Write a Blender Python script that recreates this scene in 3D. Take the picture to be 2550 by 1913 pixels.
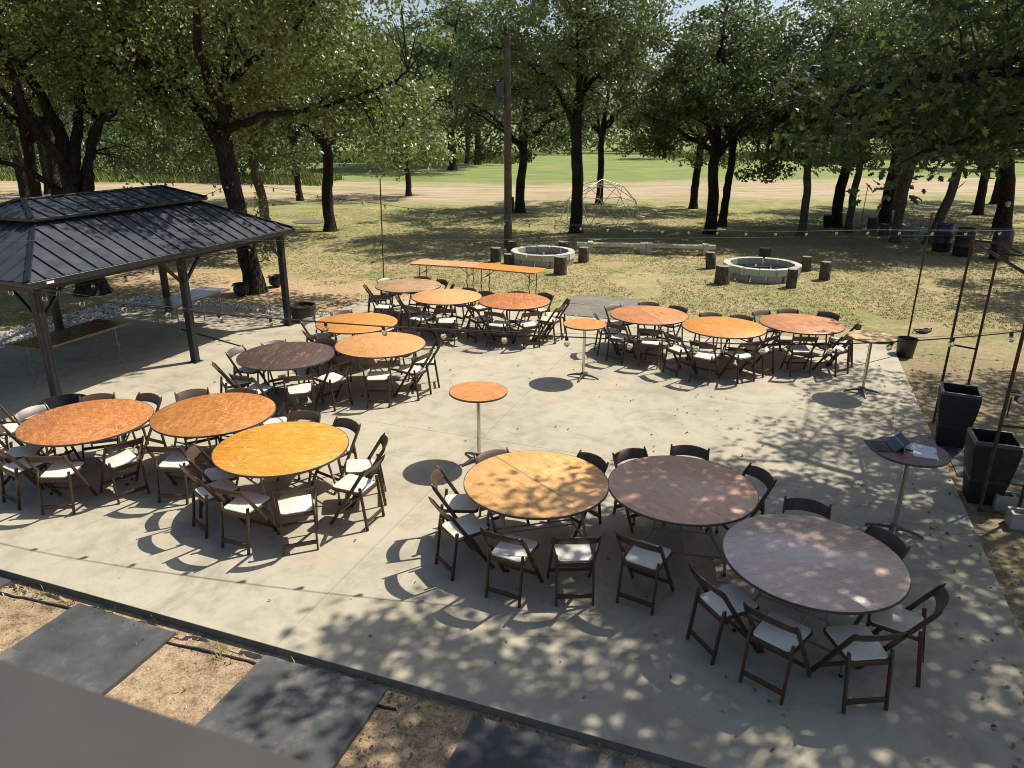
import bpy, bmesh, math, random
import numpy as np
from mathutils import Matrix, Vector

for o in list(bpy.data.objects): bpy.data.objects.remove(o)
SC = bpy.context.scene
COL = SC.collection
R = math.radians
PI = math.pi

# ------------------------------------------------------------------ camera, sky, sun, exposure
HC = 4.2925
PITCH, ROLL = R(19.6446), R(0.2977)
cam_d = bpy.data.cameras.new('camera'); cam = bpy.data.objects.new('camera', cam_d); COL.objects.link(cam)
cam_d.sensor_width = 36; cam_d.lens = 25.679; cam_d.clip_start = 0.05; cam_d.clip_end = 4000
cam_d.dof.use_dof = True; cam_d.dof.focus_distance = 11.0; cam_d.dof.aperture_fstop = 4.8
fw = Vector((0, math.cos(PITCH), -math.sin(PITCH))); up = Vector((0, math.sin(PITCH), math.cos(PITCH))); rt = Vector((1, 0, 0))
r2 = rt*math.cos(ROLL) + up*math.sin(ROLL); u2 = -rt*math.sin(ROLL) + up*math.cos(ROLL)
M = Matrix((r2, u2, -fw)).transposed().to_4x4(); M.translation = (0, 0, HC)
cam.matrix_world = M
SC.camera = cam

SUN_DIR = Vector((0.597, 0.366, 1.0)).normalized()
world = bpy.data.worlds.new('World'); SC.world = world; world.use_nodes = True
wn = world.node_tree.nodes; wl = world.node_tree.links
sky = wn.new('ShaderNodeTexSky'); sky.sky_type = 'NISHITA'; sky.sun_disc = False
sky.sun_elevation = math.asin(SUN_DIR.z); sky.sun_rotation = math.atan2(SUN_DIR.x, SUN_DIR.y)
sky.air_density = 1.0; sky.dust_density = 2.0; sky.ozone_density = 1.0
bg = wn['Background']; bg.inputs[1].default_value = 0.095
wl.new(sky.outputs[0], bg.inputs[0])
sun_d = bpy.data.lights.new('sun', 'SUN'); sun = bpy.data.objects.new('sun', sun_d); COL.objects.link(sun)
sun_d.energy = 5.0; sun_d.angle = R(0.53); sun_d.color = (1.0, 0.93, 0.81)
sun.rotation_euler = (-SUN_DIR).to_track_quat('-Z', 'Y').to_euler(); sun.location = (10, 6, 30)
SC.render.engine = 'CYCLES'
SC.view_settings.view_transform = 'Standard'; SC.view_settings.look = 'None'
SC.view_settings.exposure = 0.47; SC.view_settings.gamma = 1.0
SC.view_settings.use_curve_mapping = False
SC.cycles.filter_width = 1.0; SC.cycles.max_bounces = 6; SC.cycles.transparent_max_bounces = 6

# slab frame: u along the near edge of the patio, v away from it
CU, SU = 0.9403, 0.3404
UVA = -math.atan2(SU, CU)
def xy(u, v): return (u*CU + v*SU, -u*SU + v*CU)
def uv(x, y): return (x*CU - y*SU, x*SU + y*CU)
GZ = -0.06

# ------------------------------------------------------------------ materials
class NT:
    def __init__(s, name, rough=0.6, metal=0.0, spec=0.5):
        s.m = bpy.data.materials.new(name); s.m.use_nodes = True
        s.n = s.m.node_tree.nodes; s.l = s.m.node_tree.links
        s.b = s.n['Principled BSDF']; s.out = s.n['Material Output']
        s.b.inputs['Roughness'].default_value = rough; s.b.inputs['Metallic'].default_value = metal
        s.b.inputs['Specular IOR Level'].default_value = spec
        s.tc = None
    def node(s, t, **kw):
        n = s.n.new(t)
        for k, v in kw.items(): setattr(n, k, v)
        return n
    def put(s, sock, v):
        if hasattr(v, 'is_output') or hasattr(v, 'links'): s.l.new(v, sock)
        elif isinstance(v, (tuple, list)) and len(v) == 3 and sock.type == 'RGBA': sock.default_value = (*v, 1)
        else: sock.default_value = v
    def co(s, kind='Object', scale=None, rot=None, loc=None):
        if s.tc is None: s.tc = s.n.new('ShaderNodeTexCoord')
        o = s.tc.outputs[kind]
        if scale is None and rot is None and loc is None: return o
        mp = s.n.new('ShaderNodeMapping'); s.l.new(o, mp.inputs[0])
        if scale is not None: mp.inputs['Scale'].default_value = scale if isinstance(scale, (tuple, list)) else (scale,)*3
        if rot is not None: mp.inputs['Rotation'].default_value = rot
        if loc is not None: mp.inputs['Location'].default_value = loc
        return mp.outputs[0]
    def pos(s): return s.n.new('ShaderNodeNewGeometry').outputs['Position']
    def mapv(s, v, scale=(1,1,1), rot=(0,0,0), loc=(0,0,0)):
        mp = s.n.new('ShaderNodeMapping'); s.l.new(v, mp.inputs[0])
        mp.inputs['Scale'].default_value = scale; mp.inputs['Rotation'].default_value = rot; mp.inputs['Location'].default_value = loc
        return mp.outputs[0]
    def noise(s, vec, scale=5, detail=4, rough=0.55, dist=0.0):
        n = s.n.new('ShaderNodeTexNoise'); s.l.new(vec, n.inputs['Vector'])
        n.inputs['Scale'].default_value = scale; n.inputs['Detail'].default_value = detail
        n.inputs['Roughness'].default_value = rough; n.inputs['Distortion'].default_value = dist
        return n.outputs[0]
    def vor(s, vec, scale=5, feature='F1', rnd=1.0):
        n = s.n.new('ShaderNodeTexVoronoi'); n.feature = feature; s.l.new(vec, n.inputs['Vector'])
        n.inputs['Scale'].default_value = scale; n.inputs['Randomness'].default_value = rnd
        return n.outputs['Distance']
    def ramp(s, v, stops, interp='LINEAR'):
        r = s.n.new('ShaderNodeValToRGB'); s.l.new(v, r.inputs[0]); cr = r.color_ramp; cr.interpolation = interp
        while len(cr.elements) < len(stops): cr.elements.new(0.5)
        for e, (p, c) in zip(cr.elements, stops):
            e.position = p; e.color = (c, c, c, 1) if isinstance(c, (int, float)) else (*c, 1)
        return r.outputs[0]
    def mix(s, f, a, b, mode='MIX'):
        n = s.n.new('ShaderNodeMix'); n.data_type = 'RGBA'; n.blend_type = mode
        s.put(n.inputs[0], f); s.put(n.inputs[6], a); s.put(n.inputs[7], b)
        return n.outputs[2]
    def math(s, op, a, b=0.0, clamp=False):
        n = s.n.new('ShaderNodeMath'); n.operation = op; n.use_clamp = clamp
        s.put(n.inputs[0], a); s.put(n.inputs[1], b)
        return n.outputs[0]
    def sep(s, v):
        n = s.n.new('ShaderNodeSeparateXYZ'); s.l.new(v, n.inputs[0]); return n.outputs
    def bump(s, h, strength=0.3, dist=0.01):
        n = s.n.new('ShaderNodeBump'); s.l.new(h, n.inputs['Height'])
        n.inputs['Strength'].default_value = strength; n.inputs['Distance'].default_value = dist
        s.l.new(n.outputs[0], s.b.inputs['Normal']); return n
    def island(s): return s.n.new('ShaderNodeNewGeometry').outputs['Random Per Island']
    def objrand(s): return s.n.new('ShaderNodeObjectInfo').outputs['Random']
    def base(s, v): s.put(s.b.inputs['Base Color'], v); return s.m
    def rough(s, v): s.put(s.b.inputs['Roughness'], v)

def m_plain(name, col, rough=0.5, metal=0.0, var=0.15, scale=12.0, bump=0.0):
    t = NT(name, rough, metal)
    c = t.co('Object')
    n = t.noise(c, scale, 5, 0.6)
    d = tuple(x*(1-var) for x in col); l = tuple(min(1, x*(1+var)) for x in col)
    t.base(t.ramp(n, [(0.3, d), (0.7, l)]))
    t.rough(t.ramp(t.noise(c, scale*2.3, 3), [(0.3, max(0, rough-0.12)), (0.7, min(1, rough+0.12))]))
    if bump: t.bump(t.noise(c, scale*6, 4), bump, 0.004)
    return t.m

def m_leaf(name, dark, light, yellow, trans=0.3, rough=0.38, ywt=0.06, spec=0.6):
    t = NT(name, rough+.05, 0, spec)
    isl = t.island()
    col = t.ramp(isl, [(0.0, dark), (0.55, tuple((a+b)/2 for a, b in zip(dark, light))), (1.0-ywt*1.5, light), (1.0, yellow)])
    pn = t.noise(t.pos(), 0.9, 2)
    col = t.mix(t.ramp(pn, [(0.35, 0.0), (0.7, 0.55)]), col, tuple(x*1.25 for x in light))
    t.base(col)
    tr = t.node('ShaderNodeBsdfTranslucent'); t.l.new(t.mix(0.4, col, (0.13, 0.20, 0.04)), tr.inputs[0])
    ms = t.node('ShaderNodeMixShader'); ms.inputs[0].default_value = trans
    t.l.new(t.b.outputs[0], ms.inputs[1]); t.l.new(tr.outputs[0], ms.inputs[2]); t.l.new(ms.outputs[0], t.out.inputs[0])
    return t.m

def m_bark(name, dark, light, sx=22):
    t = NT(name, 0.9, 0, 0.2)
    c = t.co('Object', (sx, sx, 4.0))
    w = t.co('Object')
    n = t.noise(c, 1.0, 5, 0.65, 0.6)
    v = t.vor(t.mix(0.12, c, t.noise(w, 6, 2), 'ADD'), 1.0, 'DISTANCE_TO_EDGE')
    h = t.math('ADD', t.ramp(v, [(0.0, 0.0), (0.25, 1.0)]), n)
    col = t.ramp(t.math('MULTIPLY', h, 0.55), [(0.15, dark), (0.5, tuple((a+b)/2 for a, b in zip(dark, light))), (0.85, light)])
    col = t.mix(t.ramp(t.noise(w, 1.3, 3), [(0.5, 0.0), (0.75, 0.4)]), col, (0.13, 0.125, 0.11))
    t.base(col); t.bump(h, 1.0, 0.03)
    return t.m

def m_concrete():
    t = NT('concrete', 0.85, 0, 0.3)
    p = t.pos()
    n1 = t.noise(p, 0.55, 5, 0.6, 0.3); n2 = t.noise(p, 3.2, 6, 0.65, 0.4); n3 = t.noise(p, 60, 3, 0.7)
    col = t.ramp(n1, [(0.28, (0.285, 0.250, 0.176)), (0.5, (0.360, 0.320, 0.232)), (0.72, (0.430, 0.388, 0.290))])
    col = t.mix(t.ramp(n2, [(0.40, 0.0), (0.74, 0.75)]), col, (0.45, 0.41, 0.32))
    col = t.mix(t.ramp(n2, [(0.25, 0.55), (0.46, 0.0)]), col, (0.225, 0.205, 0.165))
    stain = t.noise(t.mapv(p, (1, 1, 1), loc=(13, 5, 2)), 0.9, 7, 0.72, 1.2)
    col = t.mix(t.ramp(stain, [(0.54, 0.0), (0.70, 0.7)]), col, (0.20, 0.18, 0.14))
    dots = t.vor(p, 11, 'F1')
    dm = t.math('MULTIPLY', t.ramp(dots, [(0.03, 1.0), (0.07, 0.0)]), t.ramp(t.noise(p, 2.1, 2), [(0.55, 0.0), (0.65, 0.8)]))
    col = t.mix(dm, col, (0.12, 0.11, 0.09))
    col = t.mix(t.ramp(n3, [(0.35, 0.28), (0.65, 0.0)]), col, (0.24, 0.22, 0.18))
    crk = t.vor(t.mix(0.10, p, t.node('ShaderNodeTexNoise').outputs[1], 'ADD'), 0.32, 'DISTANCE_TO_EDGE')
    cm = t.math('MULTIPLY', t.ramp(crk, [(0.0, 1.0), (0.0035, 0.0)]), t.ramp(t.noise(p, 0.3, 2), [(0.5, 0.0), (0.6, 0.35)]))
    col = t.mix(cm, col, (0.12, 0.11, 0.09))
    t.base(col)
    t.bump(t.math('ADD', t.noise(p, 45, 4, 0.7), t.math('MULTIPLY', n2, 1.5)), 0.25, 0.006)
    return t.m

def m_ground():
    t = NT('ground_soil_and_turf', 0.95, 0, 0.15)
    p = t.pos(); X, Y, Z = t.sep(p)
    nl = t.noise(p, 0.18, 5, 0.6); nm = t.noise(p, 0.9, 6, 0.7, 0.4); nf = t.noise(p, 9, 6, 0.75); nff = t.noise(p, 60, 4, 0.7)
    dry = t.ramp(nf, [(0.3, (0.25, 0.205, 0.105)), (0.5, (0.36, 0.30, 0.16)), (0.7, (0.46, 0.39, 0.225))])
    green = t.ramp(nf, [(0.3, (0.12, 0.145, 0.04)), (0.7, (0.22, 0.24, 0.075))])
    soil = t.ramp(nf, [(0.3, (0.34, 0.235, 0.13)), (0.55, (0.47, 0.34, 0.205)), (0.75, (0.55, 0.42, 0.27))])
    # lawn: patchy green through dry turf
    gmask = t.math('ADD', t.math('MULTIPLY', nm, 0.65), t.math('MULTIPLY', nl, 0.5))
    lawn = t.mix(t.ramp(gmask, [(0.46, 0.0), (0.68, 0.8)]), dry, green)
    lawn = t.mix(t.ramp(t.noise(p, 0.5, 6, 0.7, 0.5), [(0.48, 0.0), (0.64, 0.7)]), lawn, soil)
    # bare soil close round the patio (v < 4.2, and beside it)
    V = t.math('ADD', t.math('MULTIPLY', X, SU), t.math('MULTIPLY', Y, CU))
    U = t.math('SUBTRACT', t.math('MULTIPLY', X, CU), t.math('MULTIPLY', Y, SU))
    near = t.ramp(t.math('MULTIPLY', t.math('ADD', V, t.math('MULTIPLY', nm, 2.0)), 0.1), [(0.50, 1.0), (0.62, 0.0)])
    litter = t.ramp(t.mix(0.5, t.noise(p, 5, 5, 0.7), t.noise(p, 42, 6, 0.8)), [(0.40, (0.13, 0.09, 0.055)), (0.475, (0.29, 0.205, 0.125)), (0.53, (0.39, 0.285, 0.18)), (0.60, (0.48, 0.365, 0.24))])
    lawn = t.mix(near, lawn, litter)
    side = t.math('MULTIPLY', t.ramp(t.math('MULTIPLY', t.math('ADD', U, nm), 0.1), [(0.27, 0.0), (0.30, 1.0), (0.72, 1.0), (1.0, 0.1)]),
                  t.ramp(t.math('MULTIPLY', t.math('ADD', V, t.math('MULTIPLY', nm, 4)), 0.05), [(0.85, 1.0), (1.0, 0.25)]))
    brown = t.ramp(nf, [(0.3, (0.15, 0.11, 0.07)), (0.55, (0.28, 0.215, 0.14)), (0.75, (0.37, 0.30, 0.20))])
    lawn = t.mix(t.math('MULTIPLY', side, t.ramp(nm, [(0.35, 1.0), (0.68, 0.5)])), lawn, brown)
    edge = t.math('MULTIPLY', t.ramp(t.math('MULTIPLY', t.math('ADD', V, t.math('MULTIPLY', nm, 1.6)), 0.05), [(0.77, 0.0), (0.80, 1.0), (0.90, 1.0), (1.0, 0.0)]),
                  t.ramp(t.math('MULTIPLY', t.math('SUBTRACT', -3.0, U), 0.1), [(0.2, 0.0), (0.45, 0.85)]))
    lawn = t.mix(edge, lawn, soil)
    # dirt track and green field beyond
    yy = t.math('ADD', Y, t.math('MULTIPLY', t.math('SUBTRACT', t.noise(p, 0.11, 5, 0.65), 0.5), 16.0))
    yy = t.math('SUBTRACT', yy, t.math('MULTIPLY', t.math('MAXIMUM', X, 0.0), 0.22))
    road = t.ramp(t.math('MULTIPLY', yy, 0.01), [(0.42, 0.0), (0.455, 1.0), (0.555, 1.0), (0.60, 0.0)])
    roadc = t.ramp(t.noise(t.mapv(p, (0.35, 2.0, 1)), 0.8, 6, 0.7), [(0.25, (0.18, 0.115, 0.07)), (0.36, (0.33, 0.235, 0.145)), (0.5, (0.42, 0.32, 0.21)), (0.62, (0.43, 0.375, 0.30)), (0.78, (0.42, 0.36, 0.20))])
    field = t.ramp(t.noise(t.mapv(p, (0.5, 1.6, 1)), 0.35, 6, 0.7), [(0.28, (0.125, 0.170, 0.045)), (0.5, (0.185, 0.230, 0.072)), (0.70, (0.31, 0.30, 0.13))])
    lawn = t.mix(t.math('MULTIPLY', t.ramp(t.math('MULTIPLY', yy, 0.01), [(0.26, 0.0), (0.40, 1.0)]), t.ramp(nm, [(0.35, 0.1), (0.65, 0.8)])), lawn, field)
    ffar = t.ramp(t.math('MULTIPLY', yy, 0.01), [(0.50, 0.0), (0.54, 1.0)])
    col = t.mix(ffar, lawn, field)
    col = t.mix(t.math('MULTIPLY', road, t.ramp(t.noise(t.mapv(p, (0.22, 1.3, 1)), 0.5, 7, 0.75), [(0.38, 0.05), (0.52, 1.0)])), col, roadc)
    col = t.mix(t.ramp(nff, [(0.35, 0.35), (0.6, 0.0)]), col, t.mix(1.0, col, (0.45, 0.42, 0.38), 'MULTIPLY'))
    t.base(col)
    t.bump(t.math('ADD', nf, t.math('MULTIPLY', nff, 0.6)), 0.6, 0.03)
    return t.m

def m_wood_top(name, c1, c2, scr=0.5, scol=(0.75, 0.6, 0.42), dirt=0.0, dcol=(0.09, 0.055, 0.04), seed=0, rough=0.38, swirl=0.0, seam=False, white=0.0):
    c1 = tuple(min(.75, x*1.1) for x in c1); c2 = tuple(min(.8, x*1.1) for x in c2)
    t = NT(name, rough, 0, 0.4)
    c = t.co('Object', rot=(0, 0, seed*1.3), loc=(seed*3.1, seed*1.7, seed*0.9))
    g = t.noise(t.mapv(c, (1.2, 14, 1)), 1.6, 6, 0.6, 0.5+swirl)
    b = t.noise(c, 1.6, 4, 0.6, 0.4)
    col = t.ramp(t.math('MULTIPLY', t.math('ADD', g, b), 0.5), [(0.32, c1), (0.66, c2)])
    bl = t.noise(t.mapv(c, (1, 2.2, 1), loc=(7, 3, 0)), 8.0, 7, 0.72, 0.5+swirl)
    col = t.mix(t.ramp(bl, [(0.40, 0.4), (0.50, 0.0)]), col, tuple(x*0.72 for x in c1))
    col = t.mix(t.ramp(bl, [(0.52, 0.0), (0.66, 0.5)]), col, tuple(min(1, x*1.25+.03) for x in c2))
    if dirt:
        d = t.noise(t.mapv(c, (1.5, 5, 1)), 2.2, 8, 0.72, 0.5)
        col = t.mix(t.math('MULTIPLY', t.ramp(d, [(0.62-0.32*dirt, 0.0), (0.74-0.26*dirt, 1.0)]), 0.9), col, dcol)
    if seam:
        X, Y, Z = t.sep(t.co('Object', rot=(0, 0, seed*1.3)))
        s = t.ramp(t.math('ABSOLUTE', Y), [(0.003, 1.0), (0.009, 0.0)])
        kn = t.vor(t.mapv(c, (1.3, 5, 1)), 1.2, 'F1')
        col = t.mix(t.ramp(kn, [(0.05, 0.8), (0.16, 0.0)]), col, tuple(x*0.45 for x in c1))
        col = t.mix(t.math('MULTIPLY', s, 0.75), col, (0.10, 0.05, 0.03))
    tot = None
    cw = t.mix(0.03, c, t.noise(c, 3, 2), 'ADD')
    for k, (sc, ln, wd) in enumerate(((2.6, .20, .0036), (4.6, .12, .0034), (7.5, .075, .0030), (13, .04, .0028), (5.2, .04, .0075))):
        vn = t.node('ShaderNodeTexVoronoi'); t.l.new(t.mapv(cw, (1, 1, 0.001), rot=(0, 0, k*.7), loc=(k*3.3, k*1.9, 0)), vn.inputs['Vector']); vn.inputs['Scale'].default_value = sc
        # vector from the cell point, in metres
        sub = t.node('ShaderNodeVectorMath', operation='SUBTRACT'); t.l.new(t.mapv(cw, (1, 1, 0.001), rot=(0, 0, k*.7), loc=(k*3.3, k*1.9, 0)), sub.inputs[0]); t.l.new(vn.outputs['Position'], sub.inputs[1])
        rr_ = t.node('ShaderNodeSeparateColor'); t.l.new(vn.outputs['Color'], rr_.inputs[0])
        vr = t.node('ShaderNodeVectorRotate', rotation_type='Z_AXIS'); t.l.new(sub.outputs[0], vr.inputs['Vector']); t.l.new(t.math('MULTIPLY', rr_.outputs[0], 6.283), vr.inputs['Angle'])
        dx, dy, dz = t.sep(vr.outputs[0])
        bend = t.math('MULTIPLY', t.math('MULTIPLY', dx, dx), t.math('MULTIPLY', t.math('SUBTRACT', rr_.outputs[2], 0.5), 2.0))
        m1 = t.math('LESS_THAN', t.math('ABSOLUTE', t.math('ADD', dy, bend)), wd); m2 = t.math('LESS_THAN', t.math('ABSOLUTE', dx), t.math('MULTIPLY', rr_.outputs[1], ln))
        m3 = t.math('LESS_THAN', rr_.outputs[2], 0.15+scr*.6 if k < 4 else scr*.35)
        m = t.math('MULTIPLY', t.math('MULTIPLY', t.math('MULTIPLY', m1, m2), m3), t.math('ADD', .3, t.math('MULTIPLY', rr_.outputs[1], .8)), True)
        tot = m if tot is None else t.math('MAXIMUM', tot, m)
    scuff = t.noise(t.mapv(c, (5, 30, 1), rot=(0, 0, .6)), 1.4, 6, 0.75, 0.6)
    tot = t.math('MAXIMUM', tot, t.math('MULTIPLY', t.ramp(scuff, [(0.66-.06*scr, 0.0), (0.74-.06*scr, 1.0)]), .35+.3*scr))
    pm = t.ramp(t.noise(t.mapv(c, (1, 1, 1), loc=(4, 2, 1)), 2.3, 5, 0.7), [(0.62-0.40*scr, 0.0), (0.74-0.36*scr, 1.0)])
    tot = t.math('MULTIPLY', tot, pm)
    vv = t.vor(t.mapv(t.mix(0.35, c, t.node('ShaderNodeTexNoise').outputs[1], 'ADD'), (1, 1, 1)), 2.6, 'DISTANCE_TO_EDGE')
    cl = t.math('MULTIPLY', t.ramp(vv, [(0.0, 1.0), (0.004, 0.0)]), t.ramp(t.noise(c, 2.8, 2), [(0.74-0.14*scr, 0.0), (0.76-0.14*scr, 1.0)]))
    tot = t.math('MAXIMUM', tot, t.math('MULTIPLY', cl, min(1.0, scr*1.2)))
    if white:
        wp = t.ramp(t.noise(t.mapv(c, (2, 7, 1)), 1.1, 7, 0.75, 0.5), [(0.68-0.1*white, 0.0), (0.72-0.1*white, 1.0)])
        tot = t.math('MAXIMUM', tot, wp)
    col = t.mix(t.math('MULTIPLY', tot, 0.62), col, scol)
    t.base(col)
    t.rough(t.ramp(t.math('ADD', g, t.math('MULTIPLY', tot, 0.5)), [(0.3, max(0.1, rough-0.08)), (0.9, rough+0.25)]))
    t.bump(t.math('SUBTRACT', g, tot), 0.12, 0.002)
    if rough < .3: t.b.inputs['Coat Weight'].default_value = 0.35; t.b.inputs['Coat Roughness'].default_value = 0.18
    return t.m

def m_brownresin():
    t = NT('brown_resin', 0.42, 0, 0.45)
    c = t.co('Object'); r = t.objrand()
    g = t.noise(t.mapv(c, (40, 40, 6)), 1.0, 4, 0.6)
    col = t.ramp(g, [(0.3, (0.038, 0.021, 0.012)), (0.7, (0.066, 0.037, 0.021))])
    col = t.mix(t.ramp(r, [(0.0, 0.0), (1.0, 0.35)]), col, (0.10, 0.060, 0.036))
    t.base(col); t.bump(g, 0.1, 0.002)
    return t.m
def m_pad():
    t = NT('ivory_vinyl', 0.45, 0, 0.4)
    c = t.co('Object')
    n = t.noise(c, 6, 5, 0.65)
    t.base(t.ramp(n, [(0.3, (0.52, 0.49, 0.41)), (0.6, (0.64, 0.62, 0.54))]))
    t.bump(t.noise(c, 160, 2), 0.08, 0.001)
    return t.m
def m_roof():
    t = NT('charcoal_roof_steel', 0.42, 0.0, 0.5)
    c = t.pos()
    n = t.noise(c, 1.8, 6, 0.7)
    t.base(t.ramp(n, [(0.3, (0.025, 0.030, 0.039)), (0.6, (0.040, 0.046, 0.058)), (0.8, (0.062, 0.068, 0.080))]))
    t.rough(t.ramp(t.noise(c, 5, 5), [(0.3, 0.32), (0.7, 0.55)]))
    return t.m
def m_rubber():
    t = NT('rubber_mat', 0.62, 0, 0.4)
    p = t.pos()
    n = t.noise(p, 1.4, 6, 0.7); f = t.noise(p, 90, 3, 0.7)
    col = t.ramp(n, [(0.35, (0.038, 0.040, 0.042)), (0.52, (0.070, 0.072, 0.072)), (0.68, (0.19, 0.175, 0.145))])
    col = t.mix(t.ramp(t.vor(p, 26, 'F1'), [(0.03, 0.8), (0.06, 0.0)]), col, (0.22, 0.20, 0.17))
    col = t.mix(t.ramp(f, [(0.5, 0.0), (0.8, 0.3)]), col, (0.12, 0.12, 0.11))
    t.base(col); t.bump(f, 0.35, 0.004)
    return t.m
def m_glass(name):
    t = NT(name, 0.02, 0, 0.5)
    t.b.inputs['Transmission Weight'].default_value = 1.0; t.b.inputs['IOR'].default_value = 1.25
    n = t.noise(t.co('Object'), 8, 2)
    t.base(t.ramp(n, [(0.3, (0.95, 0.95, 0.94)), (0.7, (1, 1, 1))]))
    return t.m
def m_stonelike(name, a, b, scale=9, bump=0.4, rough=0.9):
    t = NT(name, rough, 0, 0.25)
    c = t.pos(); r = t.objrand()
    n = t.noise(c, scale, 6, 0.7); f = t.noise(c, 70, 3, 0.7)
    col = t.ramp(n, [(0.3, a), (0.68, b)])
    col = t.mix(t.ramp(f, [(0.35, 0.35), (0.6, 0.0)]), col, tuple(x*0.6 for x in a))
    col = t.mix(t.math('MULTIPLY', r, 0.6), col, tuple(x*0.7 for x in a))
    t.base(col); t.bump(f, bump, 0.005)
    return t.m
def m_island(name, cols, rough=0.8, spec=0.3):
    t = NT(name, rough, 0, spec)
    i = t.island()
    st = [(k/(len(cols)-1), c) for k, c in enumerate(cols)]
    t.base(t.mix(t.ramp(t.noise(t.pos(), 30, 3), [(0.3, 0.0), (0.7, 0.35)]), t.ramp(i, st), cols[0]))
    return t.m
def m_rust():
    t = NT('rusted_pipe', 0.8, 0.1, 0.3)
    c = t.pos(); n = t.noise(c, 9, 6, 0.7)
    t.base(t.ramp(n, [(0.3, (0.035, 0.022, 0.017)), (0.5, (0.075, 0.043, 0.031)), (0.7, (0.13, 0.08, 0.058))]))
    t.bump(t.noise(c, 80, 3), 0.3, 0.003)
    return t.m
def m_cutwood():
    t = NT('cut_log_end', 0.85, 0, 0.2)
    c = t.co('Object'); w = t.node('ShaderNodeTexWave'); w.wave_type = 'RINGS'; w.rings_direction = 'Z'
    t.l.new(c, w.inputs[0]); w.inputs['Scale'].default_value = 14; w.inputs['Distortion'].default_value = 3
    t.base(t.ramp(w.outputs[1], [(0.2, (0.16, 0.14, 0.11)), (0.8, (0.28, 0.25, 0.205))]))
    return t.m

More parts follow.
